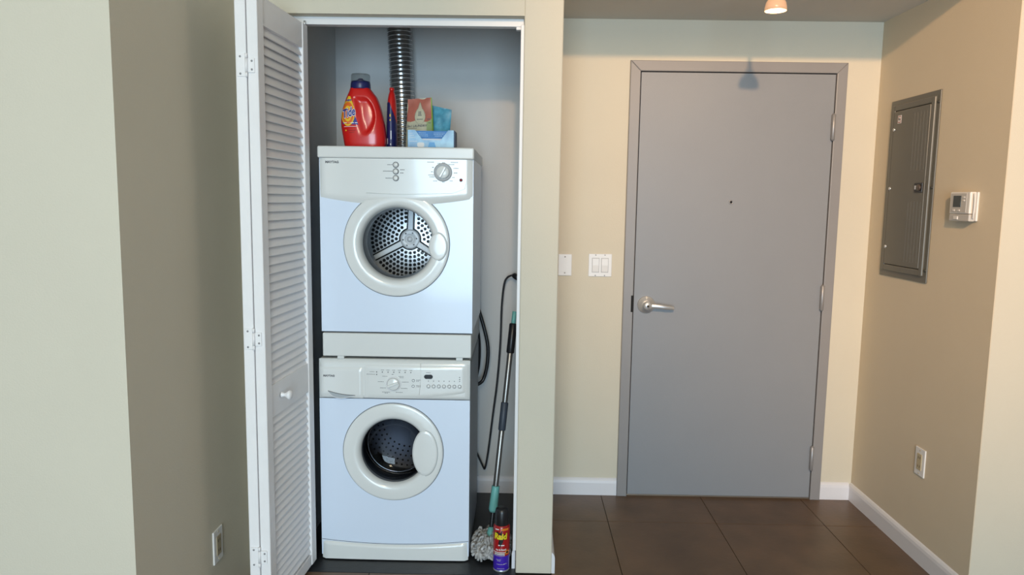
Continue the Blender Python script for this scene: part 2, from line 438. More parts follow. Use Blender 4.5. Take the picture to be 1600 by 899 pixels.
# ================================================================== FOLDING LOUVERED DOOR
d2 = thing('door_2', 'white louvered folding door pushed open at the left of the closet', 'door', (-0.84, 2.76, 0), kind='structure')
slat_me = None
def bifold_panel(xn, yn, xf, yf, th, outer):
    """near edge (xn,yn) to far edge (xf,yf): line of the visible outer face; th goes to -x"""
    L_ = math.hypot(xf-xn, yf-yn); ang = math.atan2(yf-yn, xf-xn)
    # local frame: x along the panel from near to far, y = -thickness .. 0, z up
    base = Matrix.Translation((xn, yn, 0)) @ Matrix.Rotation(ang, 4, 'Z')
    p = MB(); sw = 0.048; z0, z1 = 0.02, 2.072
    # in local coords outward (towards +x world) is local -y
    for (a, b) in ((0, sw), (L_-sw, L_)): p.box(a, b, 0, th, z0, z1, 0.0018, seg=1)
    for (a, b) in ((1.985, z1), (0.715, 0.825), (z0, 0.062)): p.box(sw-0.004, L_-sw+0.004, 0.003, th-0.003, a, b)
    p.b.transform(base)
    me = p.build('panel', louv_m, d2)
    inv = WM(d2).inverted() @ base
    global slat_me
    if slat_me is None:
        s = MB(); t = 0.0055; ang_s = math.radians(67)
        pr = []
        hw = 0.0185
        # slat cross-section: outer edge low
        u = Vector((math.cos(ang_s), math.sin(ang_s)))
        nrm = Vector((-u.y, u.x))
        c = Vector((th*0.42, 0))
        for a, b in ((-1, -0.6), (-1, 0.6), (-0.9, 1), (0.9, 1), (1, 0.6), (1, -0.6), (0.9, -1), (-0.9, -1)):
            q = c + u*hw*a + nrm*t/2*b; pr.append((q.x, q.y))
        s.prism(pr, sw-0.006, L_-sw+0.006, axis='x')
        sm = bpy.data.meshes.new('slat'); bmesh.ops.recalc_face_normals(s.b, faces=s.b.faces[:]); s.b.to_mesh(sm); s.b.free(); sm.materials.append(louv_m)
        slat_me = sm
    zs = [1.973-0.0292*k for k in range(40) if 1.973-0.0292*k > 0.832] + [0.703-0.0292*k for k in range(22)]
    for z in zs:
        o = bpy.data.objects.new('slat', slat_me); C.objects.link(o); o.parent = me
        o.matrix_local = inv @ Matrix.Translation((0, 0, z))
    return me, base
# visible panel
pr_, baseR = bifold_panel(-0.822, 2.325, -0.792, 2.762, 0.034, True)
pl_, baseL = bifold_panel(-0.8585, 2.325, -0.846, 2.762, 0.034, False)
# knob on the middle rail
mb = MB(); kc = baseR @ Vector((0.125, 0, 0.775))
mb.lathe((kc.x, kc.y, kc.z), [(0.010, 0.0), (0.008, 0.004), (0.006, 0.012), (0.010, 0.018), (0.0155, 0.024), (0.0165, 0.029), (0.013, 0.034), (0.0, 0.036)], 24, 'x')
mb.build('knob', louv_m, pr_)
for z in (1.853, 0.992, 0.25):
    mb = MB(); yy = 2.3235
    mb.box(-0.886, -0.8615, yy-0.0022, yy+0.001, z-0.034, z+0.034, 0.0006, seg=1, m=louv_m)
    mb.box(-0.853, -0.832, yy-0.0022, yy+0.001, z-0.022, z+0.022, 0.0006, seg=1, m=louv_m)
    for k, (a, b) in enumerate(((-0.036, -0.021), (-0.021, 0.021), (0.021, 0.036))):
        mb.cyl((-0.8572, yy-0.003, z+a+0.0006), 0.0042, 0, b-a-0.0012, 'z', 12, m=louv_m)
    mb.box(-0.8615, -0.8572, yy-0.0022, yy, z-0.034, z-0.022, m=louv_m); mb.box(-0.8615, -0.8572, yy-0.0022, yy, z+0.022, z+0.034, m=louv_m)
    mb.box(-0.8572, -0.852, yy-0.0022, yy, z-0.02, z+0.02, m=louv_m)
    for (x, dz) in ((-0.876, 0.026), (-0.876, -0.026), (-0.840, 0.013), (-0.840, -0.013)):
        mb.cyl((x, yy-0.0035, z+dz), 0.0032, 0, 0.0015, m=hinge_m, seg=12)
    mb.build('hinge', None, d2)
MB().cyl((-0.80, 2.755, 2.070), 0.004, 0, 0.018, 'z', 10).build('guide_pin', satin_m, d2)

# ================================================================== DRYER
dr = thing('dryer', 'white front loading dryer with a clear porthole, stacked on the washer', 'dryer', (-0.474, 3.06, 0.835))
YF = 2.795
DX0, DX1 = -0.766, -0.183
mb = MB()
cx, cz, RO, RI = -0.474, 1.279, 0.203, 0.137
plate_hole(mb, DX0, DX1, 0.936, 1.46, cx, cz, RO-0.012, YF, m=enamel_m)
mb.box(DX0, DX1, YF+0.001, YF+0.002, 1.4605, 1.600, m=enamel_m)
# sides, top, back
mb.poly([(DX0, YF, 0.936), (DX0, 3.34, 0.936), (DX0, 3.34, 1.62), (DX0, YF, 1.62)], m=enamel_m)
mb.poly([(DX1, YF, 0.936), (DX1, YF, 1.62), (DX1, 3.34, 1.62), (DX1, 3.34, 0.936)], m=enamel_m)
mb.poly([(DX0, 3.34, 0.936), (DX1, 3.34, 0.936), (DX1, 3.34, 1.62), (DX0, 3.34, 1.62)], m=enamel_m)
mb.poly([(DX0, YF, 0.936), (DX1, YF, 0.936), (DX1, 3.34, 0.936), (DX0, 3.34, 0.936)], m=enamel_m)
mb.build('cabinet', None, dr)
MB().box(DX0-0.003, DX1+0.003, YF-0.018, 3.36, 1.599, 1.643, 0.006, seg=3).build('top_lid', plast2_m, dr)
MB().box(DX0+0.003, DX1-0.003, YF-0.003, 3.34, 0.8385, 0.930, 0.004).build('plinth', plast2_m, dr)
for x in (-0.695, -0.232):
    MB().box(x-0.013, x+0.013, YF+0.004, YF+0.04, 0.8275, 0.8395, 0.001).build('foot', plast2_m, dr)
for x in (-0.695, -0.232):
    MB().box(x-0.013, x+0.013, 3.28, 3.31, 0.8275, 0.8395, 0.001).build('foot', plast2_m, dr)
MB().box(DX0+0.02, DX1-0.02, YF+0.045, 3.27, 0.828, 0.839).build('dark_gap_filler', blackp_m, dr)  # black block added to keep the gap between the machines dark
# control panel with a bowed lower edge, slightly domed
def panel_surface(x0, x1, zt, zside, zmid, yb, bulge, name, parent, mm, nx=40, nz=10, ybk=None):
    mb = MB(); ybk = ybk or YF+0.002
    xm = (x0+x1)/2; hw = (x1-x0)/2
    def low(x): return zmid + (zside-zmid)*((x-xm)/hw)**2
    def fn(u, v):
        x = x0+(x1-x0)*u; z = low(x)+(zt-low(x))*v
        ex = min(1, (1-abs(2*u-1))*12); ev = min(1, v*6, 1)
        r = math.sqrt(max(0, 1-(1-ex)**2)) * math.sqrt(max(0, 1-(1-ev)**2))
        y = yb - 0.0 - bulge*(1-(2*u-1)**2)*(0.4+0.6*v) 
        return (x, ybk + (y-ybk)*r, z)
    mb.grid(fn, nx, nz)
    return mb.build(name, mm, parent, norm=True)
cp = panel_surface(DX0, DX1, 1.5985, 1.450, 1.422, YF-0.008, 0.006, 'control_panel', dr, plast_m)
def ysurf(x):   # front of the dryer's control panel, upper area
    u = (x-DX0)/(DX1-DX0); return YF-0.008-0.006*(1-(2*u-1)**2)*0.95
def flat(cx_, cz_, y=None, off=0.0008, ys=ysurf):
    return lambda u, v: (cx_+u, (ys(cx_+u) if y is None else y)-off, cz_+v)
MB().text('MAYTAG', 0.0115, flat(-0.715, 1.583), bold=0.0006, sx=1.1).build('maker_lettering', ink_m, cp)
for z in (1.576, 1.5515, 1.5265):
    yy = ysurf(-0.474)
    mb = MB(); mb.lathe((-0.474, yy, z), [(0.0115, 0.001), (0.0115, -0.002), (0.0095, -0.003), (0.0090, -0.001)], 24, m=seam_m)
    mb.lathe((-0.474, yy, z), [(0.0088, 0.0), (0.0088, -0.004), (0.0072, -0.0058), (0, -0.0058)], 24, m=plast_m)
    mb.build('button', None, cp)
def ticks(mb, spots, ys, h=0.0022, m=None, off=0.0007):
    for (x, z, L_) in spots:
        n = max(1, int(L_/0.005)); st = L_/n
        for k in range(n):
            a = x+k*st+0.0004; b = x+(k+1)*st-0.0011; q = (k*37+int(z*1e4)) % 3
            mb.poly([(a, ys(a)-off, z-h/2), (b, ys(b)-off, z-h/2), (b, ys(b)-off, z+h/2+q*0.0002), (a, ys(a)-off, z+h/2+q*0.0002)], m)
mb = MB()
ticks(mb, [(-0.506, 1.576, 0.020), (-0.522, 1.552, 0.036), (-0.513, 1.526, 0.026), (-0.458, 1.558, 0.018), (-0.458, 1.546, 0.014),
           (-0.356, 1.596-0.008, 0.026), (-0.318, 1.584, 0.010), (-0.300, 1.586, 0.012), (-0.268, 1.588, 0.028), (-0.276, 1.580, 0.022),
           (-0.258, 1.566, 0.02), (-0.256, 1.549, 0.014), (-0.262, 1.532, 0.010), (-0.272, 1.519, 0.012), (-0.300, 1.514, 0.010), (-0.334, 1.518, 0.016),
           (-0.352, 1.540, 0.022), (-0.348, 1.533, 0.020), (-0.342, 1.552, 0.008), (-0.338, 1.568, 0.008)], ysurf, m=ink_m)
mb.build('printed_markings', None, cp, kind='stuff')
kx, kz = -0.297, 1.551; ky = ysurf(kx)
mb = MB(); mb.lathe((kx, ky, kz), [(0.0345, 0.001), (0.0345, -0.002), (0.031, -0.0045), (0.0255, -0.0045), (0.0255, -0.001)], 48, m=mat('knob_ring_grey', (0.42, 0.43, 0.44), 0.4))
ring = mb.build('dial_ring', None, cp)
mb = MB(); mb.lathe((kx, ky, kz), [(0.0245, 0.0), (0.0240, -0.006), (0.0225, -0.010), (0.020, -0.0115), (0, -0.0115)], 40, m=plast_m)
R_ = Matrix.Rotation(math.radians(-28), 3, 'Y')
mb.box(kx-0.0045, kx+0.0045, ky-0.021, ky-0.010, kz-0.022, kz+0.022, 0.002, m=plast_m, rot=Matrix.Rotation(math.radians(28), 3, 'Y'))
mb.build('dial', None, cp)
mb = MB(); mb.lathe((-0.229, ysurf(-0.229), 1.5225), [(0.0062, 0.0), (0.0062, -0.001), (0.0045, -0.0016), (0.0045, -0.0005)], 20, m=ink_m)
mb.cyl((-0.229, ysurf(-0.229)-0.0026, 1.5225), 0.0042, 0, 0.002, m=mat('red_lens', (0.28, 0.008, 0.02), 0.2), seg=16)
mb.build('indicator_light', None, cp)
mb = MB()  # thin moulded line across the panel
mb.tube([(DX0+0.16+0.0*i, 0, 0) for i in range(0)] or [(DX0+0.18, ysurf(-0.586)+0.0004, 1.470), (-0.45, ysurf(-0.45)+0.0004, 1.466), (-0.26, ysurf(-0.26)+0.0004, 1.473), (-0.215, ysurf(-0.215)+0.0006, 1.49), (-0.203, ysurf(-0.203)+0.0008, 1.54), (-0.20, ysurf(-0.2)+0.001, 1.59)], 0.0009, 6)
mb.build('moulded_line', plast_m, cp)

def porthole(parent, cx, cz, yf, RO, RI, hcx, hcz, ha, hb, bowl, tint=(0.93, 0.95, 0.96), refl=0.012):
    # dark seam well behind the door ring
    MB().lathe((cx, yf, cz), [(RO+0.0012, -0.0008), (RO-0.014, 0.004), (RO-0.02, 0.010)], 96).build('door_seam', seam_m, parent)
    mb = MB()
    prof = [(RO-0.003, 0.004), (RO-0.0015, -0.003), (RO-0.0018, -0.0058), (RO-0.003, -0.0076), (RO-0.006, -0.0087), (RO-0.012, -0.0094), (RO-0.026, -0.0104), (RI+0.036, -0.0110), (RI+0.024, -0.0108), (RI+0.018, -0.0098), (RI+0.012, -0.0068), (RI+0.007, -0.0018), (RI+0.003, 0.006), (RI, 0.016), (RI-0.001, 0.03)]
    mb.lathe((cx, yf, cz), prof, 96, m=plast_m)
    door = mb.build('door_ring', None, parent)
    # glass
    mb = MB()
    if bowl > 0: prof = [(RI, 0.012), (RI*0.96, 0.03), (RI*0.86, bowl*0.7), (RI*0.6, bowl*0.95), (RI*0.3, bowl), (0, bowl)]
    else: prof = [(RI, 0.016), (RI*0.5, 0.012), (0, 0.011)]
    mb.lathe((cx, yf, cz), prof, 64)
    mb.build('glass', glass('door_glass_%s' % parent.name, tint, refl), door)
    # handle pad: domed oval with a finger cup line
    mb = MB(); prof = [(1.0, 0.008), (1.0, -0.0105), (0.98, -0.0119), (0.85, -0.0128), (0.4, -0.0132), (0.0, -0.0132)]
    seg = 48; rings = []
    for r, t in prof:
        rings.append([mb.b.verts.new((hcx+ha*r*math.cos(2*PI*i/seg), yf+t, hcz+hb*r*math.sin(2*PI*i/seg))) for i in range(seg)] if r > 0 else None)
    for A, B in zip(rings, rings[1:]):
        if B is None:
            f = mb.b.faces.new(A); f.smooth = True; continue
        for i in range(seg):
            f = mb.b.faces.new((A[i], A[(i+1) % seg], B[(i+1) % seg], B[i])); f.smooth = True
    mb.build('handle', plast_m, door)
    mb = MB()
    pts = [(hcx+(ha*0.93)*math.cos(a), yf-0.0120, hcz+(hb*0.95)*math.sin(a)) for a in [PI*(0.62+0.76*i/24) for i in range(25)]]
    mb.tube(pts, 0.0006, 6)
    mb.tube([(hcx+ha*1.008*math.cos(a), yf-0.0108, hcz+hb*1.008*math.sin(a)) for a in [PI*(-0.5+1.0*i/30) for i in range(31)]], 0.0009, 5)
    mb.build('handle_groove', groove_m, door, kind='stuff')
    return door

dd = porthole(dr, cx, cz, YF, RO, RI, -0.315, 1.271, 0.035, 0.053, 0)
MB().tube([(cx+RO*0.985*math.cos(a), YF-0.0005, cz+RO*0.985*math.sin(a)) for a in [PI*(0.2+0.6*i/30) for i in range(31)]], 0.0014, 5).build('seam_line', seam_m, dd)
# drum
mb = MB()
mb.lathe((cx, YF, cz), [(RI+0.001, 0.018), (RI-0.004, 0.05), (RI-0.006, 0.085)], 64, m=rubber_m)
mb.lathe((cx, YF, cz), [(RI-0.006, 0.085), (RI-0.002, 0.088), (0.170, 0.095), (0.205, 0.10)], 64, m=rubber_m)
mb.tube([(cx+0.134*math.cos(2*PI*i/72), YF+0.086, cz+0.134*math.sin(2*PI*i/72)) for i in range(73)], 0.0024, 8, m=steel_m, caps=False)
mb.tube([(cx+0.150*math.cos(2*PI*i/72), YF+0.16, cz+0.150*math.sin(2*PI*i/72)) for i in range(73)], 0.0030, 8, m=steel_m, caps=False)
mb.build('drum_collar', None, dr)
mb = MB()
mb.lathe((cx, YF, cz), [(0.212, 0.10), (0.214, 0.16), (0.210, 0.19), (0.214, 0.22), (0.212, 0.33), (0.205, 0.345)], 72, m=dsteel_m)
drum = mb.build('drum', None, dr)
yb_ = YF+0.345
bpM = MB(); bpM.lathe((cx, yb_, cz), [(0.206, 0), (0.17, 0.004), (0.16, 0.0), (0.0, 0.0)], 72, m=mat('drum_back_bright', (0.86, 0.86, 0.88), 0.42, 0.85))
bp = bpM.build('drum_back', None, dr)
mb = MB(); cnt = 0
for ri, R in enumerate([0.060+0.0172*k for k in range(7)]):
    n = int(2*PI*R/0.0180)
    for k in range(n):
        a = 2*PI*(k+0.5*(ri % 2))/n
        ok = all(abs(((a-math.radians(s)+PI) % (2*PI))-PI)*R > 0.021 for s in (88, 208, 328))
        if ok:
            mb.lathe((cx+R*math.cos(a), yb_-0.0012, cz+R*math.sin(a)), [(0.0070, 0.0012), (0.0070, -0.0006), (0, -0.0006)], 10, smooth=False)
mb.build('perforations', black_m, bp, kind='stuff')
mb = MB()
for s in (88, 208, 328):
    a = math.radians(s); c, q = math.cos(a), math.sin(a)
    for (hw, y, mm) in ((0.0175, -0.002, black_m), (0.0115, -0.0085, hub_m)):
        P0 = [(0.03, -hw), (0.03, hw), (0.175, hw*0.85), (0.175, -hw*0.85)]
        pts = [(cx+u*c-v*q, cz+u*q+v*c) for u, v in P0]
        mb.prism(pts, yb_+y, yb_+y+0.006, mm, bev=0.002 if mm is hub_m else 0)
mb.lathe((cx, yb_, cz), [(0.048, 0), (0.048, -0.004), (0, -0.004)], 40, m=black_m)
mb.lathe((cx, yb_, cz), [(0.043, -0.004), (0.041, -0.012), (0.036, -0.014), (0.017, -0.015), (0.016, -0.013), (0.013, -0.013), (0.012, -0.019), (0, -0.019)], 40, m=hub_m)
for k in range(6):
    a = PI/3*k+0.1; mb.cyl((cx+0.029*math.cos(a), yb_-0.0158, cz+0.029*math.sin(a)), 0.003, 0, 0.002, seg=10, m=black_m)
mb.build('spider_hub', None, dr)

# ================================================================== WASHER
ws = thing('washing_machine', 'white front loading washing machine under the dryer, dark porthole', 'washing machine', (-0.487, 3.08, 0))
YW = 2.805; WX0, WX1 = -0.782, -0.190
wcx, wcz, WRO, WRI = -0.492, 0.453, 0.199, 0.129
mb = MB()
plate_hole(mb, WX0, WX1, 0.078, 0.667, wcx, wcz, WRO-0.012, YW, m=enamel_m)
mb.poly([(WX0, YW, 0.078), (WX1, YW, 0.078), (WX1, YW+0.003, 0.02), (WX0, YW+0.003, 0.02)], m=enamel_m)
mb.poly([(WX1, YW, 0.02), (WX1, YW, 0.81), (WX1, 3.35, 0.81), (WX1, 3.35, 0.02)], m=side_m)
mb.poly([(WX0, YW, 0.02), (WX0, YW, 0.81), (WX0, 3.35, 0.81), (WX0, 3.35, 0.02)], m=side_m)
mb.poly([(WX0, 3.35, 0.02), (WX1, 3.35, 0.02), (WX1, 3.35, 0.81), (WX0, 3.35, 0.81)], m=side_m)
mb.build('cabinet', None, ws)
MB().box(WX0+0.002, WX1-0.002, YW+0.002, 3.36, 0.795, 0.8265, 0.004).build('top_lid', plast2_m, ws)
for x in (WX0+0.04, WX1-0.04):
    for y in (YW+0.05, 3.30): MB().cyl((x, y, 0.001), 0.02, 0, 0.02, 'z', 16).build('foot', blackp_m, ws)
# kick plate with a bowed top edge
mb = MB(); n = 32
def kick(u, v):
    x = WX0+0.002+(WX1-WX0-0.004)*u; zt = 0.068+0.017*(2*u-1)**2; z = 0.006+(zt-0.006)*v
    e = min(1, (1-v)*8); ex = min(1, (1-abs(2*u-1))*30)
    return (x, YW+0.004-(0.010+0.004*(1-(2*u-1)**2))*math.sqrt(max(0, 1-(1-e)**2))*math.sqrt(max(0, 1-(1-ex)**2)), z)
mb.grid(kick, 40, 8); mb.build('kick_plate', plast_m, ws)
MB().tube([kick(u/24, 1.0)[0:1]+(YW-0.001, kick(u/24, 1.0)[2]+0.001) for u in range(25)], 0.0010, 5).build('kick_seam', seam_m, ws)
# fascia
def wsurf(x):
    u = (x-WX0)/(WX1-WX0); return YW-0.008-0.006*(1-(2*u-1)**2)
mb = MB()
def fas(u, v):
    x = WX0+(WX1-WX0)*u; z = 0.668+(0.825-0.668)*v
    e = min(1, v*10, (1-v)*5); ex = min(1, (1-abs(2*u-1))*26)
    r = math.sqrt(max(0, 1-(1-e)**2))*math.sqrt(max(0, 1-(1-ex)**2))
    return (x, YW+0.003+(wsurf(x)-YW-0.003)*r, z)
mb.grid(fas, 48, 20); fa = mb.build('fascia', plast_m, ws)
# raised console with a smiling lower edge
mb = MB(); off = 0.004
def con(u, v):
    x = -0.603+(-0.205+0.603)*u; q = (x+0.486)/0.29; zl = 0.6735+0.026*max(0, q)**2+0.010*min(0, q)**2
    z = zl+(0.806-zl)*v; e = min(1, v*8, (1-v)*12); ex = min(1, (1-abs(2*u-1))*20)
    r = math.sqrt(max(0, 1-(1-e)**2))*math.sqrt(max(0, 1-(1-ex)**2))
    return (x, wsurf(x)+0.001-(off+0.001)*r, z)
mb.grid(con, 40, 16); co = mb.build('console', plast_m, ws)
csurf = lambda x: wsurf(x)-off
# detergent drawer
mb = MB()
def dra(u, v):
    x = -0.776+(-0.607+0.776)*u; zl = 0.672+0.012*(1-u)**2; z = zl+(0.795-zl)*v
    e = min(1, v*10, (1-v)*12); ex = min(1, (1-abs(2*u-1))*20)
    r = math.sqrt(max(0, 1-(1-e)**2))*math.sqrt(max(0, 1-(1-ex)**2))
    return (x, wsurf(x)+0.001-(off+0.001)*r, z)
mb.grid(dra, 20, 14); dw = mb.build('detergent_drawer', plast_m, ws)
mb = MB()
top = [(-0.745+0.108*t, 0.700-0.016*t-0.004*math.sin(PI*t)) for t in [i/14 for i in range(15)]]
bot = [(-0.745+0.108*t, 0.700-0.016*t-0.022*math.sin(PI*t**0.7)) for t in [i/14 for i in range(15)]]
def cres(u, v):
    i = min(13, int(u*14)); f_ = u*14-i
    a = (top[i][0]+(top[i+1][0]-top[i][0])*f_, top[i][1]+(top[i+1][1]-top[i][1])*f_); b = (bot[i][0]+(bot[i+1][0]-bot[i][0])*f_, bot[i][1]+(bot[i+1][1]-bot[i][1])*f_)
    return (a[0], csurf(a[0])-0.0012, a[1]+(b[1]-a[1])*v)
mb.grid(cres, 14, 3, smooth=False); mb.build('finger_recess', mat('recess_shade_plastic', (0.40, 0.43, 0.45), 0.4), dw)
MB().tube([(x, csurf(x)-0.0018, z) for x, z in top], 0.0013, 6).build('recess_lip', seam_m, dw)
MB().tube([(x, csurf(x)-0.0018, z) for x, z in bot], 0.0012, 6).build('recess_lip', trim_m, dw)
MB().text('MAYTAG', 0.0100, flat(-0.740, 0.760, ys=csurf), bold=0.0006, sx=1.1).build('maker_lettering', ink_m, dw)
# dial
kx, kz = -0.487, 0.733; ky = csurf(kx)
mb = MB(); mb.lathe((kx, ky, kz), [(0.0295, 0.001), (0.0295, -0.003), (0.0275, -0.005), (0.0255, -0.004)], 48, m=trim_m); mb.build('dial_ring', None, co)
mb = MB(); mb.lathe((kx, ky, kz), [(0.025, 0.0), (0.0246, -0.006), (0.023, -0.010), (0.020, -0.0115), (0, -0.0115)], 40, m=plast_m)
mb.box(kx-0.0045, kx+0.0045, ky-0.021, ky-0.010, kz-0.0225, kz+0.0225, 0.002, m=plast_m, rot=Matrix.Rotation(math.radians(68), 3, 'Y'))
mb.build('dial', None, co)
MB().lathe((kx, ky, kz), [(0.0250, -0.001), (0.0257, -0.0022)], 40).build('dial_gap', seam_m, co)
# lights, display, buttons
for k in range(7):
    x = -0.5525+0.0222*k; MB().cyl((x, csurf(x)-0.0012, 0.7795), 0.0021, 0, 0.002, seg=12).build('indicator_light', ink_m, co)
MB().cyl((-0.5525, csurf(-0.5525)-0.0012, 0.7695), 0.0021, 0, 0.002, seg=12).build('indicator_light', ink_m, co)
mb = MB(); pts = []
for i in range(24):
    a = 2*PI*i/24; sx_ = 0.0085 if math.cos(a) > 0 else -0.0085
    pts.append((-0.351+sx_+0.0085*math.cos(a), 0.7635+0.0085*math.sin(a)))
mb.prism(pts, csurf(-0.351)-0.0015, csurf(-0.351)+0.002); mb.build('display', dispm, co)
for k in range(7):
    x = -0.351+0.0202*k; y = csurf(x)
    mb = MB(); mb.lathe((x, y, 0.7255), [(0.0078, 0.001), (0.0078, -0.0018), (0.006, -0.0024), (0.0056, -0.0006)], 20, m=mat('button_ring_grey', (0.40, 0.41, 0.42), 0.4))
    mb.lathe((x, y, 0.7255), [(0.0054, 0), (0.0054, -0.0028), (0.004, -0.0038), (0, -0.0038)], 20, m=plast_m); mb.build('button', None, co)
    MB().cyl((x, y-0.0010, 0.7465), 0.0018, 0, 0.0015, seg=10).build('indicator_light', ink_m, co)
for z in (0.754, 0.762): MB().cyl((-0.230, csurf(-0.23)-0.0010, z), 0.0020, 0, 0.0015, seg=10).build('indicator_light', ink_m, co)
for x, z in ((-0.4095, 0.7475), (-0.4105, 0.7250)):
    MB().lathe((x, csurf(x), z), [(0.0058, 0.0), (0.0058, -0.001), (0.0045, -0.0012), (0.0045, 0.0)], 18).build('symbol_ring', ink_m, co)
mb = MB()
ticks(mb, [(-0.580, 0.780, 0.020), (-0.592, 0.770, 0.034), (-0.494, 0.7705, 0.008), (-0.530, 0.763, 0.020), (-0.467, 0.763, 0.020), (-0.463, 0.758, 0.016),
           (-0.548, 0.741, 0.024), (-0.455, 0.741, 0.028), (-0.540, 0.7165, 0.024), (-0.458, 0.7160, 0.026), (-0.532, 0.700, 0.032), (-0.522, 0.6965, 0.014), (-0.478, 0.6995, 0.028),
           (-0.399, 0.750, 0.018), (-0.399, 0.745, 0.012), (-0.398, 0.728, 0.018), (-0.398, 0.723, 0.018), (-0.360, 0.7795, 0.018)] +
      [(-0.536+0.0222*k, 0.7875, 0.012) for k in range(6)], csurf, h=0.0016, m=ink_m)
mb.build('printed_markings', None, co, kind='stuff')
MB().tube([(-0.382, csurf(-0.382)+0.0002, 0.815), (-0.381, csurf(-0.381)+0.0002, 0.76), (-0.387, csurf(-0.387)+0.0002, 0.69)], 0.0012, 6).build('moulded_line', plast_m, co)

wd = porthole(ws, wcx, wcz, YW, WRO, WRI, -0.365, 0.453, 0.050, 0.092, 0.075, tint=(0.46, 0.48, 0.52), refl=0.05)
MB().tube([(wcx+WRO*0.985*math.cos(a), YW-0.0005, wcz+WRO*0.985*math.sin(a)) for a in [PI*(0.15+0.7*i/30) for i in range(31)]], 0.0013, 5).build('seam_line', seam_m, wd)
mb = MB()
mb.lathe((wcx, YW, wcz), [(WRI+0.001, 0.018), (WRI-0.001, 0.05), (WRI+0.012, 0.07), (WRI+0.004, 0.10), (WRI+0.03, 0.115)], 64, m=rubber_m)
mb.build('gasket', None, ws)
mb = MB()
mb.lathe((wcx, YW, wcz), [(WRI+0.028, 0.114), (WRI+0.034, 0.110), (0.215, 0.125), (0.232, 0.135), (0.235, 0.15), (0.235, 0.40), (0.22, 0.415), (0, 0.415)], 72, m=mat('washer_drum_steel', (0.075, 0.078, 0.088), 0.35, 0.9, var=0.05))
wdr = mb.build('drum', None, ws)
MB().tube([(wcx+0.124*math.cos(2*PI*i/72), YW+0.112, wcz+0.124*math.sin(2*PI*i/72)) for i in range(73)], 0.0030, 8, caps=False).build('drum_rim', steel_m, ws)
MB().tube([(wcx+0.148*math.cos(2*PI*i/72), YW+0.150, wcz+0.148*math.sin(2*PI*i/72)) for i in range(73)], 0.0022, 8, caps=False).build('drum_rim', steel_m, ws)
for s in (232, 352, 112):
    mb = MB(); a = math.radians(s); c, q = math.cos(a), math.sin(a)
    P0 = [(0.234, -0.035), (0.200, -0.012), (0.194, 0.0), (0.200, 0.012), (0.234, 0.035)]
    mb.prism([(wcx+u*c-v*q, wcz+u*q+v*c) for u, v in P0], YW+0.145, YW+0.40, dsteel_m, bev=0.003)
    mb.build('lifter', None, wdr)
mb = MB()
for R in [0.12+0.022*k for k in range(5)]:
    n = int(2*PI*R/0.024)
    for k in range(n):
        a = 2*PI*k/n+R*9; mb.lathe((wcx+R*math.cos(a), YW+0.4135, wcz+R*math.sin(a)), [(0.0035, 0.001), (0.0045, -0.0006), (0, -0.0006)], 8, smooth=False)
for yy in [0.17+0.022*k for k in range(10)]:
    n = 60
    for k in range(n):
        a = 2*PI*(k+0.5*(int(yy*100) % 2))/n; R = 0.2345
        P = Vector((wcx+R*math.cos(a), YW+yy, wcz+R*math.sin(a))); t = Vector((-math.sin(a), 0, math.cos(a)))*0.004; v = Vector((0, 0.004, 0))
        inn = Vector((-math.cos(a), 0, -math.sin(a)))*0.0006
        mb.poly([P+t+inn, P+v+inn, P-t+inn, P-v+inn])
mb.build('perforations', black_m, wdr, kind='stuff')

# ================================================================== VENT DUCT
dt = thing('vent_duct', 'ribbed aluminium vent duct rising behind the dryer', 'duct', (-0.553, 3.425, 1.30))
foil_m = mat('aluminium_foil', (0.30, 0.30, 0.30), 0.22, 0.9, var=0.12, scale=40, bump=0.35, bscale=70)
cl = lerp_path([(-0.553, 3.43, 1.30), (-0.553, 3.43, 1.55), (-0.552, 3.43, 1.78), (-0.554, 3.43, 1.92), (-0.559, 3.43, 2.06), (-0.567, 3.43, 2.20), (-0.574, 3.43, 2.32), (-0.58, 3.43, 2.50)], 22)
pitch = 0.0185
Ls = [0.0]
for a, b in zip(cl, cl[1:]): Ls.append(Ls[-1]+(b-a).length)
tot = Ls[-1]
def at_len(s):
    for i in range(len(Ls)-1):
        if Ls[i+1] >= s:
            f = (s-Ls[i])/max(1e-9, Ls[i+1]-Ls[i]); return cl[i].lerp(cl[i+1], f)
    return cl[-1]
N_ = int(tot/pitch)*6
mb = MB(); Rw = 0.0545
pp = [at_len(tot*i/N_) for i in range(N_+1)]
mb.tube(pp, [Rw-0.0014-0.0016*abs(math.sin(PI*i/6))**1.5 for i in range(N_+1)], 36); mb.build('foil_sleeve', foil_m, dt)
mb = MB(); hp = []
nt_ = int(tot/pitch)*28
for i in range(nt_+1):
    s = tot*i/nt_; p = at_len(s); a = 2*PI*i/28
    hp.append(p+Vector((math.cos(a)*(Rw+0.0005), math.sin(a)*(Rw+0.0005), 0)))
mb.tube(hp, 0.0013, 5); mb.build('wire_coil', mat('bright_wire', (0.85, 0.85, 0.85), 0.3, 0.7), dt)

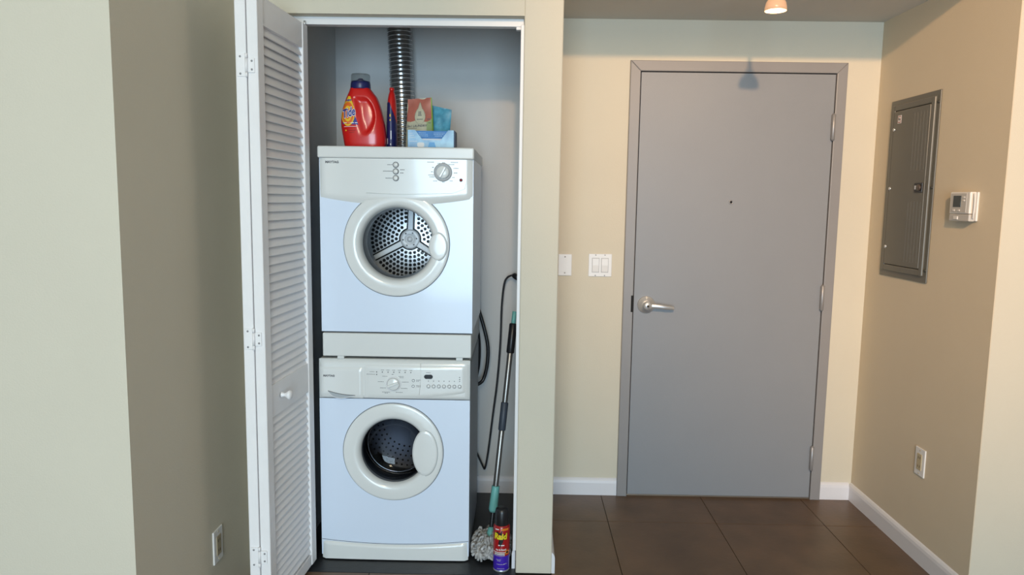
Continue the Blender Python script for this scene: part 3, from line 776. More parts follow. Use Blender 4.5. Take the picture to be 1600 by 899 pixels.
# ================================================================== ITEMS ON THE DRYER
ZT = 1.643
red_m = mat('red_plastic', (0.62, 0.012, 0.010), 0.28, var=0.03, coat=0.3)
navy_m = mat('navy_plastic', (0.014, 0.018, 0.10), 0.35)
tb = thing('detergent_bottle', 'big red liquid detergent bottle with a clear cap on the dryer', 'bottle', (-0.628, 2.95, ZT))
prof = [(-0.688, -0.562, 1.643, 0.7), (-0.701, -0.545, 1.650, 0.93), (-0.709, -0.541, 1.690, 1.0), (-0.716, -0.546, 1.737, 1.0), (-0.713, -0.555, 1.780, 1.0),
        (-0.704, -0.563, 1.812, 0.97), (-0.693, -0.575, 1.842, 0.9), (-0.684, -0.590, 1.862, 0.8), (-0.679, -0.602, 1.877, 0.68)]
YT = 2.95; DB = 0.048
def tprof(t):
    k = t*(len(prof)-1); i = min(len(prof)-2, int(k)); f = k-i
    p0, p1, p2, p3 = prof[max(i-1, 0)], prof[i], prof[i+1], prof[min(i+2, len(prof)-1)]
    return [0.5*((2*b)+(-a+c)*f+(2*a-5*b+4*c-d)*f*f+(-a+3*b-3*c+d)*f**3) for a, b, c, d in zip(p0, p1, p2, p3)]
def halfw(z):
    lo, hi = 0.0, 1.0
    for _ in range(24):
        m_ = (lo+hi)/2
        if tprof(m_)[2] < z: lo = m_
        else: hi = m_
    return tprof(lo)
def recess(x, z):
    # D-shaped grip hollow
    zc, hz_ = 1.768, 0.078
    q = (z-zc)/hz_
    if abs(q) >= 1: return 0
    xr = -0.640+0.068*math.sqrt(1-q*q)*1.0; xl = -0.648+0.014*(-q) if q > 0 else -0.648+0.02*(-q)
    dist = min(x-xl, xr-x, (1-abs(q))*0.05)
    if dist <= 0: return 0
    t = min(1, dist/0.016); return 0.013*t*t*(3-2*t)
def yfront(x, z, off=0.0008):
    l, r, _, d = halfw(z); c = (l+r)/2; a = (r-l)/2
    u = min(0.999, abs((x-c)/a)); return YT-DB*d*(1-u**3.0)**(1/3.0)+recess(x, z)-off
mb = MB(); NS, NR = 96, 60; rings = []
for j in range(NR+1):
    l, r, z, d = tprof(j/NR); c = (l+r)/2; a = (r-l)/2; ring = []
    for i in range(NS):
        th = 2*PI*i/NS; cc, ss = math.cos(th), math.sin(th)
        x = c+a*math.copysign(abs(cc)**(2/3.0), cc); y = DB*d*math.copysign(abs(ss)**(2/3.0), ss)
        rc = recess(x, z)
        y = y+min(rc, abs(y)*0.8)*(1 if y < 0 else -1)
        ring.append(mb.b.verts.new((x, YT+y, z)))
    rings.append(ring)
for A, B in zip(rings, rings[1:]):
    for i in range(NS):
        f = mb.b.faces.new((A[i], A[(i+1) % NS], B[(i+1) % NS], B[i])); f.smooth = True
mb.b.faces.new(list(reversed(rings[0]))); mb.b.faces.new(rings[-1])
tbody = mb.build('body', red_m, tb)
mb = MB(); mb.lathe((-0.640, YT, 1.874), [(0.038, 0), (0.0395, 0.003), (0.0385, 0.020), (0.036, 0.030), (0.0, 0.030)], 40, 'z'); mb.build('collar', navy_m, tb)
mb = MB(); mb.lathe((-0.640, YT, 1.894), [(0.018, 0), (0.016, 0.016), (0.010, 0.018), (0.009, 0.022), (0, 0.022)], 24, 'z'); mb.build('pour_spout', navy_m, tb)
mb = MB(); mb.lathe((-0.640, YT, 1.892), [(0.0370, 0), (0.0365, 0.036), (0.034, 0.040), (0, 0.040), ], 40, 'z'); mb.build('clear_cap', glass('clear_cap_plastic', (0.80, 0.82, 0.82), 0.18, 0.08), tb)
def on_t(cx_, cz_, ang=0.0, off=0.0009, kx_=1.0):
    ca, sa = math.cos(ang), math.sin(ang)
    def fn(u, v):
        x = cx_+kx_*(u*ca-v*sa); z = cz_+u*sa+v*ca; return (x, yfront(x, z, off), z)
    return fn
def disc(mb, cx_, cz_, rx, rz, off, m, seg=32, nr=6):
    prev = None
    for j in range(nr+1):
        k = j/nr; ring = [mb.b.verts.new((cx_+rx*k*math.cos(2*PI*i/seg), yfront(cx_+rx*k*math.cos(2*PI*i/seg), cz_+rz*k*math.sin(2*PI*i/seg), off), cz_+rz*k*math.sin(2*PI*i/seg))) for i in range(seg)] if k > 0 else [mb.b.verts.new((cx_, yfront(cx_, cz_, off), cz_))]
        if prev:
            for i in range(seg):
                q = [prev[0], ring[i], ring[(i+1) % seg]] if len(prev) == 1 else [prev[i], prev[(i+1) % seg], ring[(i+1) % seg], ring[i]]
                f = mb.b.faces.new(q); f.material_index = mb.mi(m)
        prev = ring
def patch(mb, quad, off, m, n=8):
    (a, b, c, d) = [Vector(q) for q in quad]
    def fn(u, v):
        p = a.lerp(b, u).lerp(d.lerp(c, u), v); return (p.x, yfront(p.x, p.y, off), p.y)
    mb.grid(fn, n, n, m)
yel = mat('label_yellow', (0.85, 0.55, 0.03), 0.5); org = mat('label_orange', (0.80, 0.16, 0.02), 0.5); wht = mat('label_white', (0.80, 0.80, 0.80), 0.5)
lblue = mat('label_blue', (0.03, 0.04, 0.28), 0.5); lred = mat('label_dark_red', (0.25, 0.01, 0.01), 0.5)
mb = MB(); ecx, ecz = -0.6815, 1.778
patch(mb, [(-0.704, 1.736), (-0.640, 1.734), (-0.652, 1.766), (-0.704, 1.750)], 0.0007, lblue)
patch(mb, [(-0.692, 1.815), (-0.660, 1.812), (-0.672, 1.843), (-0.682, 1.843)], 0.0008, yel)
disc(mb, ecx, ecz, 0.0285, 0.049, 0.0010, yel); disc(mb, ecx, ecz, 0.0245, 0.043, 0.0014, org); disc(mb, ecx, ecz-0.002, 0.0165, 0.030, 0.0018, yel); disc(mb, ecx, ecz-0.002, 0.0115, 0.021, 0.0022, org)
mb.text('Tide', 0.046, on_t(ecx+0.0035, ecz+0.0005, 0.16, 0.0030, 0.62), wht, shear=0.15, bold=0.0033)
mb.text('Tide', 0.046, on_t(ecx+0.0035, ecz+0.0005, 0.16, 0.0036, 0.62), lblue, shear=0.15, bold=0.0012)
mb.text('NEW', 0.0105, on_t(-0.677, 1.827, 0.05, 0.0016, 0.9), lblue, bold=0.0006)
for (x, z, L_) in ((-0.698, 1.741, 0.012), (-0.683, 1.741, 0.026), (-0.653, 1.741, 0.010)):
    patch(mb, [(x, z-0.0015), (x+L_, z-0.0015), (x+L_, z+0.0015), (x, z+0.0015)], 0.0014, wht, 4)
patch(mb, [(-0.6975, 1.7255), (-0.643, 1.7265), (-0.643, 1.7280), (-0.6975, 1.727)], 0.0010, wht, 6)
for (x, z, L_) in ((-0.682, 1.711, 0.030), (-0.676, 1.704, 0.020)):
    patch(mb, [(x, z-0.001), (x+L_, z-0.001), (x+L_, z+0.001), (x, z+0.001)], 0.0010, lred, 4)
disc(mb, -0.690, 1.712, 0.003, 0.003, 0.0010, yel, 10, 1)
mb.build('label', None, tb)

# narrow bottle
nb = thing('stain_remover_bottle', 'narrow red and dark blue bottle standing beside the ribbed duct', 'bottle', (-0.522, 2.985, ZT))
mb = MB(); pr2 = [(0.018, 0, 0.030), (0.0205, 0.004, 0.034), (0.0205, 0.06, 0.036), (0.0195, 0.12, 0.036), (0.0185, 0.160, 0.035), (0.0165, 0.195, 0.030), (0.0135, 0.215, 0.022), (0.0085, 0.232, 0.013)]
def oval_loft(mb, cx_, cy_, z0, pr, mats_at, seg=32, lean=0.0):
    rr = []
    for (a, z, d) in pr:
        rr.append([mb.b.verts.new((cx_+lean*z+a*math.cos(2*PI*i/seg), cy_+d*math.sin(2*PI*i/seg), z0+z)) for i in range(seg)])
    for k, (A, B) in enumerate(zip(rr, rr[1:])):
        for i in range(seg):
            f = mb.b.faces.new((A[i], A[(i+1) % seg], B[(i+1) % seg], B[i])); f.smooth = True; f.material_index = mb.mi(mats_at(pr[k][1], i/seg))
    f = mb.b.faces.new(list(reversed(rr[0]))); f = mb.b.faces.new(rr[-1]); f.material_index = mb.mi(mats_at(pr[-1][1], 0))
oval_loft(mb, -0.523, 2.985, ZT, pr2, lambda z, s: red_m)
mb.build('body', None, nb)
mb = MB(); oval_loft(mb, -0.523, 2.985, ZT, [(0.0085, 0.232, 0.013), (0.010, 0.236, 0.013), (0.010, 0.240, 0.013), (0.0085, 0.244, 0.011)], lambda z, s: red_m); mb.build('cap', None, nb)
mb = MB()
def nlab(u, v):
    a = PI*(1.02+0.93*u); z = 0.006+v*(0.178-0.085*max(0, u-0.45)/0.55); r_ = 0.0213 if z < 0.09 else 0.0213-0.0022*(z-0.09)/0.07; dd_ = 0.0372 if z > 0.01 else 0.036
    return (-0.523+r_*math.cos(a), 2.985+dd_*math.sin(a), ZT+z)
mb.grid(nlab, 24, 20, m=navy_m)
def nfn(cx_, cz_, rot):
    def fn(u, v):
        x = cx_+(-v if rot else u); z = cz_+(u if rot else v)
        q = min(0.99, abs((x+0.523)/0.0213)); return (x, 2.985-0.0378*math.sqrt(1-q*q)-0.0003, ZT+z)
    return fn
for k, (x, z, L_) in enumerate(((-0.536, 0.022, 0.022), (-0.521, 0.04, 0.034), (-0.5225, 0.018, 0.006))):
    hw = 0.0018
    f = nfn(0, 0, False); mb.poly([f(x-hw, z), f(x+hw, z), f(x+hw, z+L_), f(x-hw, z+L_)], wht)
for (x, z, L_) in ((-0.524, 0.128, 0.010), (-0.524, 0.112, 0.006)):
    f = nfn(0, 0, False); mb.poly([f(x-0.002, z), f(x+0.002, z), f(x+0.002, z+L_), f(x-0.002, z+L_)], yel)
mb.build('label', None, nb)

# pouches
def pouch(name, label, x0, x1, xt0, xt1, yc, z0, zt0, zt1, depth, mfront, lean=0.012):
    t = thing(name, label, 'pouch', ((x0+x1)/2, yc, z0))
    def surf(s):
        def fn(u, v):
            xa = x0+(x1-x0)*u; xb = xt0+(xt1-xt0)*u; x = xa+(xb-xa)*v; z = z0+(zt0+(zt1-zt0)*u-z0)*v
            e = math.sin(PI*min(1, max(0, u)))**0.6
            d = depth*(1-v**1.6)*e+0.0012*math.sin(9*u+5*v)+0.001*math.sin(14*v-6*u)+0.0006
            return (x, yc+lean*v+s*d, z)
        return fn
    return t, surf
pk, sf = pouch('laundry_pouch', 'coral and cream stand-up laundry pouch behind the blue box', -0.478, -0.358, -0.470, -0.372, 3.04, ZT, 1.852, 1.861, 0.028, None)
# sample pattern zones as separate printed patches of colour on the front skin
cream_p = mat('pouch_cream', (0.52, 0.50, 0.36), 0.4, var=0.08, scale=25); coral = mat('pouch_coral', (0.46, 0.14, 0.10), 0.4, var=0.12, scale=30); green_p = mat('pouch_green', (0.22, 0.38, 0.05), 0.4); pale_green = mat('pouch_pale_green', (0.33, 0.42, 0.20), 0.4)
mb = MB(); NU, NV = 110, 140; fnf, fnb = sf(-1), sf(1)
V = [[mb.b.verts.new(fnf(i/NU, j/NV)) for j in range(NV+1)] for i in range(NU+1)]
def zone(u, v):
    if u > 0.95: return green_p
    dx, dz = (u-0.52), (v-0.66)
    if (dx/0.20)**2+((dz)/0.15)**2 < 1 or (dz > 0 and abs(dx) < 0.16*(1-dz/0.27) and dz < 0.27): return cream_p
    b1 = ((u-0.16)/0.42)**2+((v-0.80)/0.24)**2 < 1; b2 = ((u-0.74)/0.34)**2+((v-0.84)/0.29)**2 < 1
    if b1 or b2 or v > 0.93: return coral
    if u > 0.76 and v > 0.38: return pale_green
    return cream_p
for i in range(NU):
    for j in range(NV):
        f = mb.b.faces.new((V[i][j], V[i+1][j], V[i+1][j+1], V[i][j+1])); f.smooth = True; f.material_index = mb.mi(zone((i+0.5)/NU, (j+0.5)/NV))
mb.grid(fnb, 24, 24, cream_p)
for u in (0, 1):
    for j in range(24):
        mb.poly([fnf(u, j/24), fnb(u, j/24), fnb(u, (j+1)/24), fnf(u, (j+1)/24)], green_p if u else cream_p)
pb = mb.build('bag', None, pk)
def onp(cu, cv):
    def fn(a, b):
        u = cu+a/0.105; v = cv+b/0.21; p = fnf(u, v); return (p[0], p[1]-0.0012, p[2])
    return fn
mb = MB()
mb.text('2in1 LAUNDRY', 0.0118, onp(0.40, 0.475), ink_m, bold=0.0004, shear=0.12)
for (cu, cv, L_, h) in ((0.26, 0.435, 0.034, 0.0020), (0.52, 0.60, 0.024, 0.0035), (0.52, 0.705, 0.012, 0.005), (0.52, 0.735, 0.012, 0.005), (0.52, 0.675, 0.015, 0.005), (0.85, 0.60, 0.012, 0.004), (0.88, 0.53, 0.010, 0.003)):
    f = onp(cu, cv); n = max(2, int(L_/0.005))
    for k in range(n):
        a = -L_/2+L_*k/n; b = a+L_/n*0.72; mb.poly([f(a, -h/2), f(b, -h/2), f(b, h/2), f(a, h/2)], ink_m)
pts = []
for i in range(41):
    t = 2*PI*i/40; s_ = math.sin(t); du = 0.20*math.cos(t)*(1 if s_ < 0 else (1-0.62*s_)); dv = 0.15*s_*(1 if s_ < 0 else 1.7)
    p = fnf(0.52+du, 0.66+dv); pts.append((p[0], p[1]-0.0006, p[2]))
mb.tube(pts, 0.0006, 4, m=mat('emblem_line', (0.35, 0.33, 0.28), 0.5)); mb.build('printed_label', None, pk)
bk, sf2 = pouch('blue_pouch', 'small turquoise pouch leaning behind the blue box at the right', -0.392, -0.306, -0.392, -0.295, 3.075, ZT, 1.838, 1.818, 0.02, None, lean=0.02)
teal = mat('pouch_turquoise', (0.06, 0.30, 0.45), 0.4, var=0.18, scale=35, col2=(0.10, 0.38, 0.52))
mb = MB(); mb.grid(sf2(-1), 24, 24, teal); mb.grid(sf2(1), 16, 16, teal)
for u in (0, 1):
    for j in range(12): mb.poly([sf2(-1)(u, j/12), sf2(1)(u, j/12), sf2(1)(u, (j+1)/12), sf2(-1)(u, (j+1)/12)], teal)
mb.build('bag', None, bk)

# blue open-front box
bx = thing('dryer_sheet_box', 'light blue carton with a cut-away front in front of the pouches', 'box', (-0.360, 2.965, ZT))
lb = mat('carton_light_blue', (0.27, 0.50, 0.82), 0.5, var=0.22, scale=18, col2=(0.42, 0.66, 0.90)); db = mat('carton_blue', (0.03, 0.20, 0.52), 0.5, var=0.15, scale=30); vdb = mat('carton_edge_navy', (0.02, 0.04, 0.10), 0.5); pale = mat('carton_pale', (0.66, 0.72, 0.80), 0.5)
bx0, bx1, by0, by1, bzt = -0.452, -0.269, 2.925, 3.005, 1.719
mb = MB(); t = 0.001
front = [(bx0, ZT+0.001), (bx1, ZT+0.001), (bx1, bzt), (-0.292, bzt), (-0.322, 1.680), (-0.392, 1.680), (-0.422, bzt), (bx0, bzt)]
mb.prism(front, by0, by0+t, lb); mb.box(bx0, bx0+t, by0, by1, ZT+0.001, bzt, m=vdb); mb.box(bx1-t, bx1, by0, by1, ZT+0.001, bzt, m=vdb)
mb.box(bx0, bx1, by1-t, by1, ZT+0.001, bzt, m=lb); mb.box(bx0, bx1, by0, by1, ZT+0.001, ZT+0.002, m=lb)
mb.box(bx1, bx1+0.004, by0+0.002, by1, ZT+0.001, bzt-0.003, m=vdb)
mb.build('carton', None, bx)
mb = MB(); mb.box(bx0+0.004, bx1-0.004, by0+0.012, by0+0.013, ZT+0.004, bzt-0.002, m=db)
mb.box(-0.398, -0.318, by0+0.006, by0+0.020, ZT+0.004, 1.687, 0.003, m=pale)
mb.build('sheet_pack', None, bx)
mb = MB(); fb = lambda u, v: (u, by0+0.0112, v)
for (x, z, L_) in ((-0.410, 1.709, 0.030), (-0.408, 1.703, 0.036), (-0.405, 1.697, 0.034), (-0.350, 1.709, 0.044), (-0.350, 1.703, 0.040), (-0.346, 1.697, 0.030)):
    n = max(2, int(L_/0.006))
    for k in range(n): a = x+L_*k/n; b = a+L_/n*0.75; mb.poly([fb(a, z-0.001), fb(b, z-0.001), fb(b, z+0.001), fb(a, z+0.001)], lb)
fb = lambda u, v: (u, by0-0.0006, v)
mb.prism([(-0.400+0.014*math.copysign(abs(math.cos(2*PI*i/24))**0.5, math.cos(2*PI*i/24)), 1.662+0.009*math.copysign(abs(math.sin(2*PI*i/24))**0.6, math.sin(2*PI*i/24))) for i in range(24)], by0-0.0006, by0, wht)
mb.poly([fb(-0.372, 1.652), fb(-0.340, 1.652), fb(-0.346, 1.672), (-0.366, by0-0.0006, 1.672)], mat('carton_mid_blue', (0.14, 0.42, 0.78), 0.5))
for z in (1.706, 1.698, 1.690, 1.675):
    mb.poly([fb(-0.446, z-0.001), fb(-0.432+(1.706-z)*0.6, z-0.001), fb(-0.432+(1.706-z)*0.6, z+0.001), fb(-0.446, z+0.001)], pale)
mb.build('printed_label', None, bx, kind='stuff')

# ================================================================== RIGHT SIDE OF THE CLOSET
# power cord from the wall socket inside the closet
cd = thing('power_cord', 'thin black power cord hanging in a V down the closet back wall', 'cord', (-0.09, 3.47, 0))
cord = lerp_path([(-0.040, 3.46, 1.097), (-0.062, 3.465, 1.085), (-0.077, 3.47, 1.050), (-0.087, 3.48, 0.944), (-0.092, 3.485, 0.758), (-0.105, 3.485, 0.57), (-0.123, 3.485, 0.411), (-0.142, 3.48, 0.240), (-0.154, 3.475, 0.158)], 8)
cord += lerp_path([(-0.160, 3.47, 0.138), (-0.168, 3.47, 0.150), (-0.21, 3.47, 0.242), (-0.25, 3.44, 0.33)], 6)
MB().tube(cord, 0.0048, 8).build('cable', blackp_m, cd)
MB().tube([(-0.036, 3.46, 1.098), (-0.030, 3.455, 1.097), (-0.020, 3.45, 1.092), (-0.006, 3.445, 1.088)], [0.008, 0.013, 0.015, 0.016], 14).build('plug', blackp_m, cd)
# washer hoses
hs = thing('water_hose', 'looped black water hose bulging out behind the washer and dryer', 'hose', (-0.17, 3.42, 0.6))
MB().tube(lerp_path([(-0.235, 3.41, 1.03), (-0.214, 3.42, 0.985), (-0.183, 3.43, 0.90), (-0.156, 3.43, 0.80), (-0.148, 3.43, 0.735), (-0.153, 3.43, 0.66), (-0.168, 3.43, 0.600), (-0.19, 3.42, 0.578), (-0.225, 3.41, 0.572)], 8), 0.0085, 10).build('hose', blackp_m, hs)
h2 = thing('drain_hose', 'thick black drain hose close behind the machines', 'hose', (-0.2, 3.40, 0.6))
MB().tube(lerp_path([(-0.245, 3.38, 0.95), (-0.215, 3.39, 0.90), (-0.198, 3.40, 0.82), (-0.193, 3.40, 0.74), (-0.198, 3.40, 0.66), (-0.215, 3.39, 0.60), (-0.25, 3.38, 0.56)], 8), 0.013, 12).build('hose', rubber_m, h2)
# outlet on the closet back wall
ob = thing('wall_outlet', 'grey white outlet plate on the closet back wall beside the dryer', 'outlet', (-0.222, YB, 1.137))
MB().box(-0.246, -0.198, YB-0.006, YB, 1.070, 1.204, 0.002).build('cover_plate', closet_m, ob)
MB().box(-0.236, -0.208, YB-0.008, YB-0.004, 1.10, 1.17, 0.001).build('socket', closet_m, ob)

# mop
teal_p = mat('aqua_plastic', (0.16, 0.45, 0.42), 0.4); slate = mat('slate_grip', (0.045, 0.055, 0.075), 0.5); chrome = mat('brushed_pole', (0.33, 0.31, 0.29), 0.35, 0.9)
mp = thing('mop', 'string mop with a steel pole leaning in the closet corner', 'mop', (-0.105, 2.90, 0))
P_ = lambda t: Vector((-0.104, 2.90, 0.10)).lerp(Vector((-0.022, 3.06, 0.98)), t)
def zt(z): return P_((z-0.10)/0.88)
def seg_(name, z0, z1, r, m_, bev=0.0, seg=16):
    a, b = zt(z0), zt(z1)
    MB().tube([a, a.lerp(b, 0.03), a.lerp(b, 0.97), b], [r*0.85, r, r, r*0.85], seg).build(name, m_, mp)
seg_('hanging_tip', 0.930, 0.985, 0.0095, teal_p)
seg_('grip', 0.812, 0.935, 0.0165, blackp_m)
seg_('pole', 0.60, 0.82, 0.0115, chrome)
seg_('joint', 0.495, 0.61, 0.0155, slate)
seg_('pole', 0.26, 0.50, 0.0115, chrome)
a, b = zt(0.165), zt(0.27)
MB().tube([a, a.lerp(b, 0.1), a.lerp(b, 0.9), b], [0.014, 0.019, 0.0165, 0.0165], 16).build('collar', teal_p, mp)
seg_('shaft', 0.07, 0.175, 0.0085, blackp_m)
MB().tube([(-0.104, 2.895, 0.045), (-0.106, 2.89, 0.07), (-0.105, 2.90, 0.105)], [0.026, 0.020, 0.010], 14).build('socket', teal_p, mp)
yarn = mat('grey_white_yarn', (0.36, 0.35, 0.34), 0.95, var=0.35, scale=60, bump=0.5, bscale=500, col2=(0.50, 0.49, 0.48))
mb = MB(); rnd = random.Random(3)
for k in range(170):
    a = rnd.uniform(0, 2*PI); lv_ = rnd.random(); L0 = rnd.uniform(0.10, 0.55); L1 = rnd.uniform(0.75, 1.0)
    ph = rnd.uniform(0, 6); pts = []; top = 0.030+0.050*lv_
    for i in range(16):
        t = i/15; q = L0+(L1-L0)*t; wv = 0.016*math.sin(ph+t*9)
        aa = a+wv*6
        x = -0.100+math.cos(aa)*0.098*q; y = 2.905+math.sin(aa)*0.135*q
        z = 0.0085+top*math.sqrt(max(0, 1-q**2.4))*(0.75+0.25*math.sin(ph*2+t*7))+0.010*(1-t)*abs(math.sin(ph+t*8))
        x = max(-0.181, min(x, -0.024))
        if x > -0.104: y = max(y, 2.796+0.01*lv_)
        pts.append((x, y, z))
    mb.tube(pts, [0.0054+0.0012*math.sin(ph+i*1.3) for i in range(16)], 8)
mb.build('yarn_strands', yarn, mp, kind='stuff')

# spray can
sc = thing('insecticide_can', 'red and purple insect spray can with a black cap on the closet floor', 'spray can', (-0.057, 2.750, 0.001))
scx, scy = -0.057, 2.750; RC = 0.0325
canred = mat('can_red', (0.36, 0.008, 0.010), 0.3, coat=0.4); canblue = mat('can_purple', (0.055, 0.02, 0.42), 0.3, coat=0.4)
mb = MB()
mb.lathe((scx, scy, 0.001), [(0, 0), (RC-0.004, 0), (RC-0.001, 0.002), (RC, 0.006), (RC-0.001, 0.009)], 48, 'z', m=satin_m)
mb.lathe((scx, scy, 0.001), [(RC-0.001, 0.009), (RC, 0.011), (RC, 0.068)], 48, 'z', m=canblue)
mb.lathe((scx, scy, 0.001), [(RC, 0.068), (RC, 0.180), (RC-0.003, 0.187), (RC-0.005, 0.189)], 48, 'z', m=canred)
mb.build('can', None, sc)
MB().lathe((scx, scy, 0.189), [(RC-0.005, 0), (RC-0.004, 0.003), (RC-0.006, 0.050), (RC-0.009, 0.062), (RC-0.014, 0.066), (0, 0.066)], 40, 'z').build('cap', blackp_m, sc)
def onc(cu, cz_, off=0.0006, ang=0):
    ca, sa = math.cos(ang), math.sin(ang)
    def fn(u, v):
        uu, vv = u*ca-v*sa, u*sa+v*ca
        a = (cu+uu)/RC; R = RC+off; return (scx+R*math.sin(a), scy-R*math.cos(a), cz_+vv)
    return fn
def cpatch(mb, u0, u1, z0, z1, m, off=0.0004, n=8):
    f = onc(0, 0, off); mb.grid(lambda a, b: f(u0+(u1-u0)*a, z0+(z1-z0)*b), n, 1, m)
cy = mat('can_yellow', (0.75, 0.62, 0.02), 0.4); co_ = mat('can_orange', (0.70, 0.22, 0.02), 0.4); cs = mat('can_silver_label', (0.50, 0.48, 0.46), 0.4)
mb = MB()
f = onc(-0.004, 0.150, 0.0005)
star = [(-0.026, 0.020), (-0.010, 0.014), (0.006, 0.018), (0.026, 0.012), (0.022, -0.010), (0.006, -0.022), (0.000, -0.034), (-0.006, -0.022), (-0.024, -0.014)]
c_ = f(0, 0)
for i in range(len(star)):
    a, b = [(q[0]*1.15, q[1]*1.35) for q in (star[i], star[(i+1) % len(star)])]
    for s0, s1 in ((0, .5), (.5, 1)):
        if s0 == 0: mb.poly([f(0, 0), f(a[0]*.5, a[1]*.5), f(b[0]*.5, b[1]*.5)], blackp_m)
        else: mb.poly([f(a[0]*.5, a[1]*.5), f(*a), f(*b), f(b[0]*.5, b[1]*.5)], blackp_m)
mb.text('Raid', 0.033, onc(-0.004, 0.150, 0.0022), cy, bold=0.0016, sx=0.86, shear=0.08)
mb.text('Ant & Roach', 0.0105, onc(-0.001, 0.096, 0.0012, 0.03), wht, bold=0.0003, sx=0.78)
cpatch(mb, -0.012, 0.012, 0.112, 0.116, wht); cpatch(mb, 0.000, 0.030, 0.1735, 0.182, co_); cpatch(mb, -0.026, -0.010, 0.176, 0.180, wht)
cpatch(mb, -0.030, 0.014, 0.070, 0.082, cs, n=12); cpatch(mb, -0.026, 0.010, 0.0715, 0.074, canblue, 0.0007); cpatch(mb, 0.016, 0.034, 0.076, 0.092, co_); cpatch(mb, 0.020, 0.030, 0.080, 0.088, blackp_m, 0.0007)
cpatch(mb, -0.038, 0.038, 0.084, 0.0865, wht, n=16)
for (u, z, L_) in ((-0.020, 0.055, 0.020), (-0.016, 0.050, 0.014), (-0.018, 0.036, 0.034), (0.010, 0.038, 0.014), (-0.016, 0.018, 0.030)):
    n = max(2, int(L_/0.004))
    for k in range(n): cpatch(mb, u+L_*k/n, u+L_*(k+0.7)/n, z-0.0011, z+0.0011, cs, n=1)
mb.build('label', None, sc)

# ================================================================== FOYER WALL FITTINGS
pw = mat('white_wall_plate', (0.78, 0.78, 0.78), 0.35); ivory = mat('ivory_socket', (0.52, 0.44, 0.28), 0.4)
bpz = thing('blank_wall_plate', 'small blank white wall plate with two screws beside the closet pier', 'wall plate', (0.214, YB, 1.146))
MB().box(0.181, 0.246, YB-0.006, YB, 1.094, 1.199, 0.0025).build('cover_plate', pw, bpz)
for z in (1.108, 1.185): MB().cyl((0.213, YB-0.0075, z), 0.0033, 0, 0.003, seg=14).build('screw', hinge_m, bpz)
sw_ = thing('light_switch', 'double white rocker light switch between the closet pier and the entry door', 'light switch', (0.382, YB, 1.147))
plm = MB().box(0.326, 0.438, YB-0.006, YB, 1.092, 1.202, 0.0025).build('cover_plate', pw, sw_)
for x in (0.360, 0.404):
    MB().box(x-0.0175, x+0.0175, YB-0.0072, YB-0.0055, 1.112, 1.182, 0.0005, seg=1).build('rocker_frame', mat('plate_shadow_grey', (0.45, 0.45, 0.47), 0.5), sw_)
    mb = MB(); mb.prism([(YB-0.0065, 1.115), (YB-0.0085, 1.115), (YB-0.0115, 1.147), (YB-0.0105, 1.179), (YB-0.0065, 1.179)], x-0.0150, x+0.0150, axis='x')
    mb.build('rocker', pw, sw_)
for x in (0.360, 0.404):
    for z in (1.098, 1.196): MB().cyl((x, YB-0.0072, z), 0.0028, 0, 0.002, seg=12).build('screw', hinge_m, sw_)

def outlet(name, label, X, s, yc, zc, ins):
    """outlet on a wall of constant x; s = outward direction"""
    t = thing(name, label, 'outlet', (X, yc, zc))
    def bxx(a, b, ya, yb2, za, zb, bev): return MB().box(min(X+s*a, X+s*b), max(X+s*a, X+s*b), ya, yb2, za, zb, bev)
    bxx(0, 0.006, yc-0.036, yc+0.036, zc-0.058, zc+0.058, 0.0025).build('cover_plate', pw, t)
    bxx(0.0055, 0.0085, yc-0.0168, yc+0.0168, zc-0.034, zc+0.034, 0.001).build('socket', ins, t)
    for dz in (-0.018, 0.018):
        for dy in (-0.006, 0.006): bxx(0.0083, 0.0089, yc+dy-0.0012, yc+dy+0.0012, zc+dz-0.005, zc+dz+0.005, 0).build('slot', black_m, t)
    for dz in (-0.048, 0.048): MB().cyl((X+s*0.0055, yc, zc+dz), 0.003, 0, s*0.0015, 'x', 12).build('screw', ivory, t)
    return t
outlet('wall_outlet', 'white outlet with an ivory socket low on the foyer right wall', XR, -1, 2.926, 0.409, ivory)
outlet('wall_outlet', 'white outlet with a tan socket low on the shaded left wall', XL, 1, 2.369, 0.268, mat('tan_socket', (0.36, 0.30, 0.20), 0.4))

# breaker panel
bpn = thing('breaker_panel', 'grey metal breaker panel with a closed ribbed door on the foyer right wall', 'electrical panel', (XR, 3.185, 1.14))
pm = mat('panel_grey_enamel', (0.125, 0.122, 0.103), 0.35, var=0.04, scale=6, bump=0.1)
mb = MB()
mb.box(XR-0.006, XR, 2.989, 3.377, 1.139, 1.912, 0.002)
# raised inner frame
def xring(mb, ya, yb2, za, zb, w, x0_, x1_, bev=0.003):
    mb.box(x0_, x1_, ya, ya+w, za, zb, bev); mb.box(x0_, x1_, yb2-w, yb2, za, zb, bev); mb.box(x0_, x1_, ya+w-0.002, yb2-w+0.002, zb-w, zb, bev); mb.box(x0_, x1_, ya+w-0.002, yb2-w+0.002, za, za+w, bev)
xring(mb, 3.010, 3.352, 1.165, 1.890, 0.026, XR-0.016, XR-0.004, 0.004)
cov = mb.build('cover_frame', pm, bpn)
MB().box(XR-0.0065, XR-0.0058, 3.034, 3.330, 1.189, 1.866).build('door_gap', black_m, bpn)
mb = MB(); mb.box(XR-0.0165, XR-0.0066, 3.038, 3.327, 1.193, 1.862, 0.003)
for k in range(5):
    y = 3.056+0.024*k
    mb.box(XR-0.0169, XR-0.015, y, y+0.012, 1.215, 1.47, 0.0006); mb.box(XR-0.0169, XR-0.015, y, y+0.012, 1.60, 1.84, 0.0006)
pd = mb.build('panel_door', pm, bpn)
mb = MB(); mb.box(XR-0.0205, XR-0.015, 3.048, 3.108, 1.507, 1.547, 0.002, m=blackp_m)
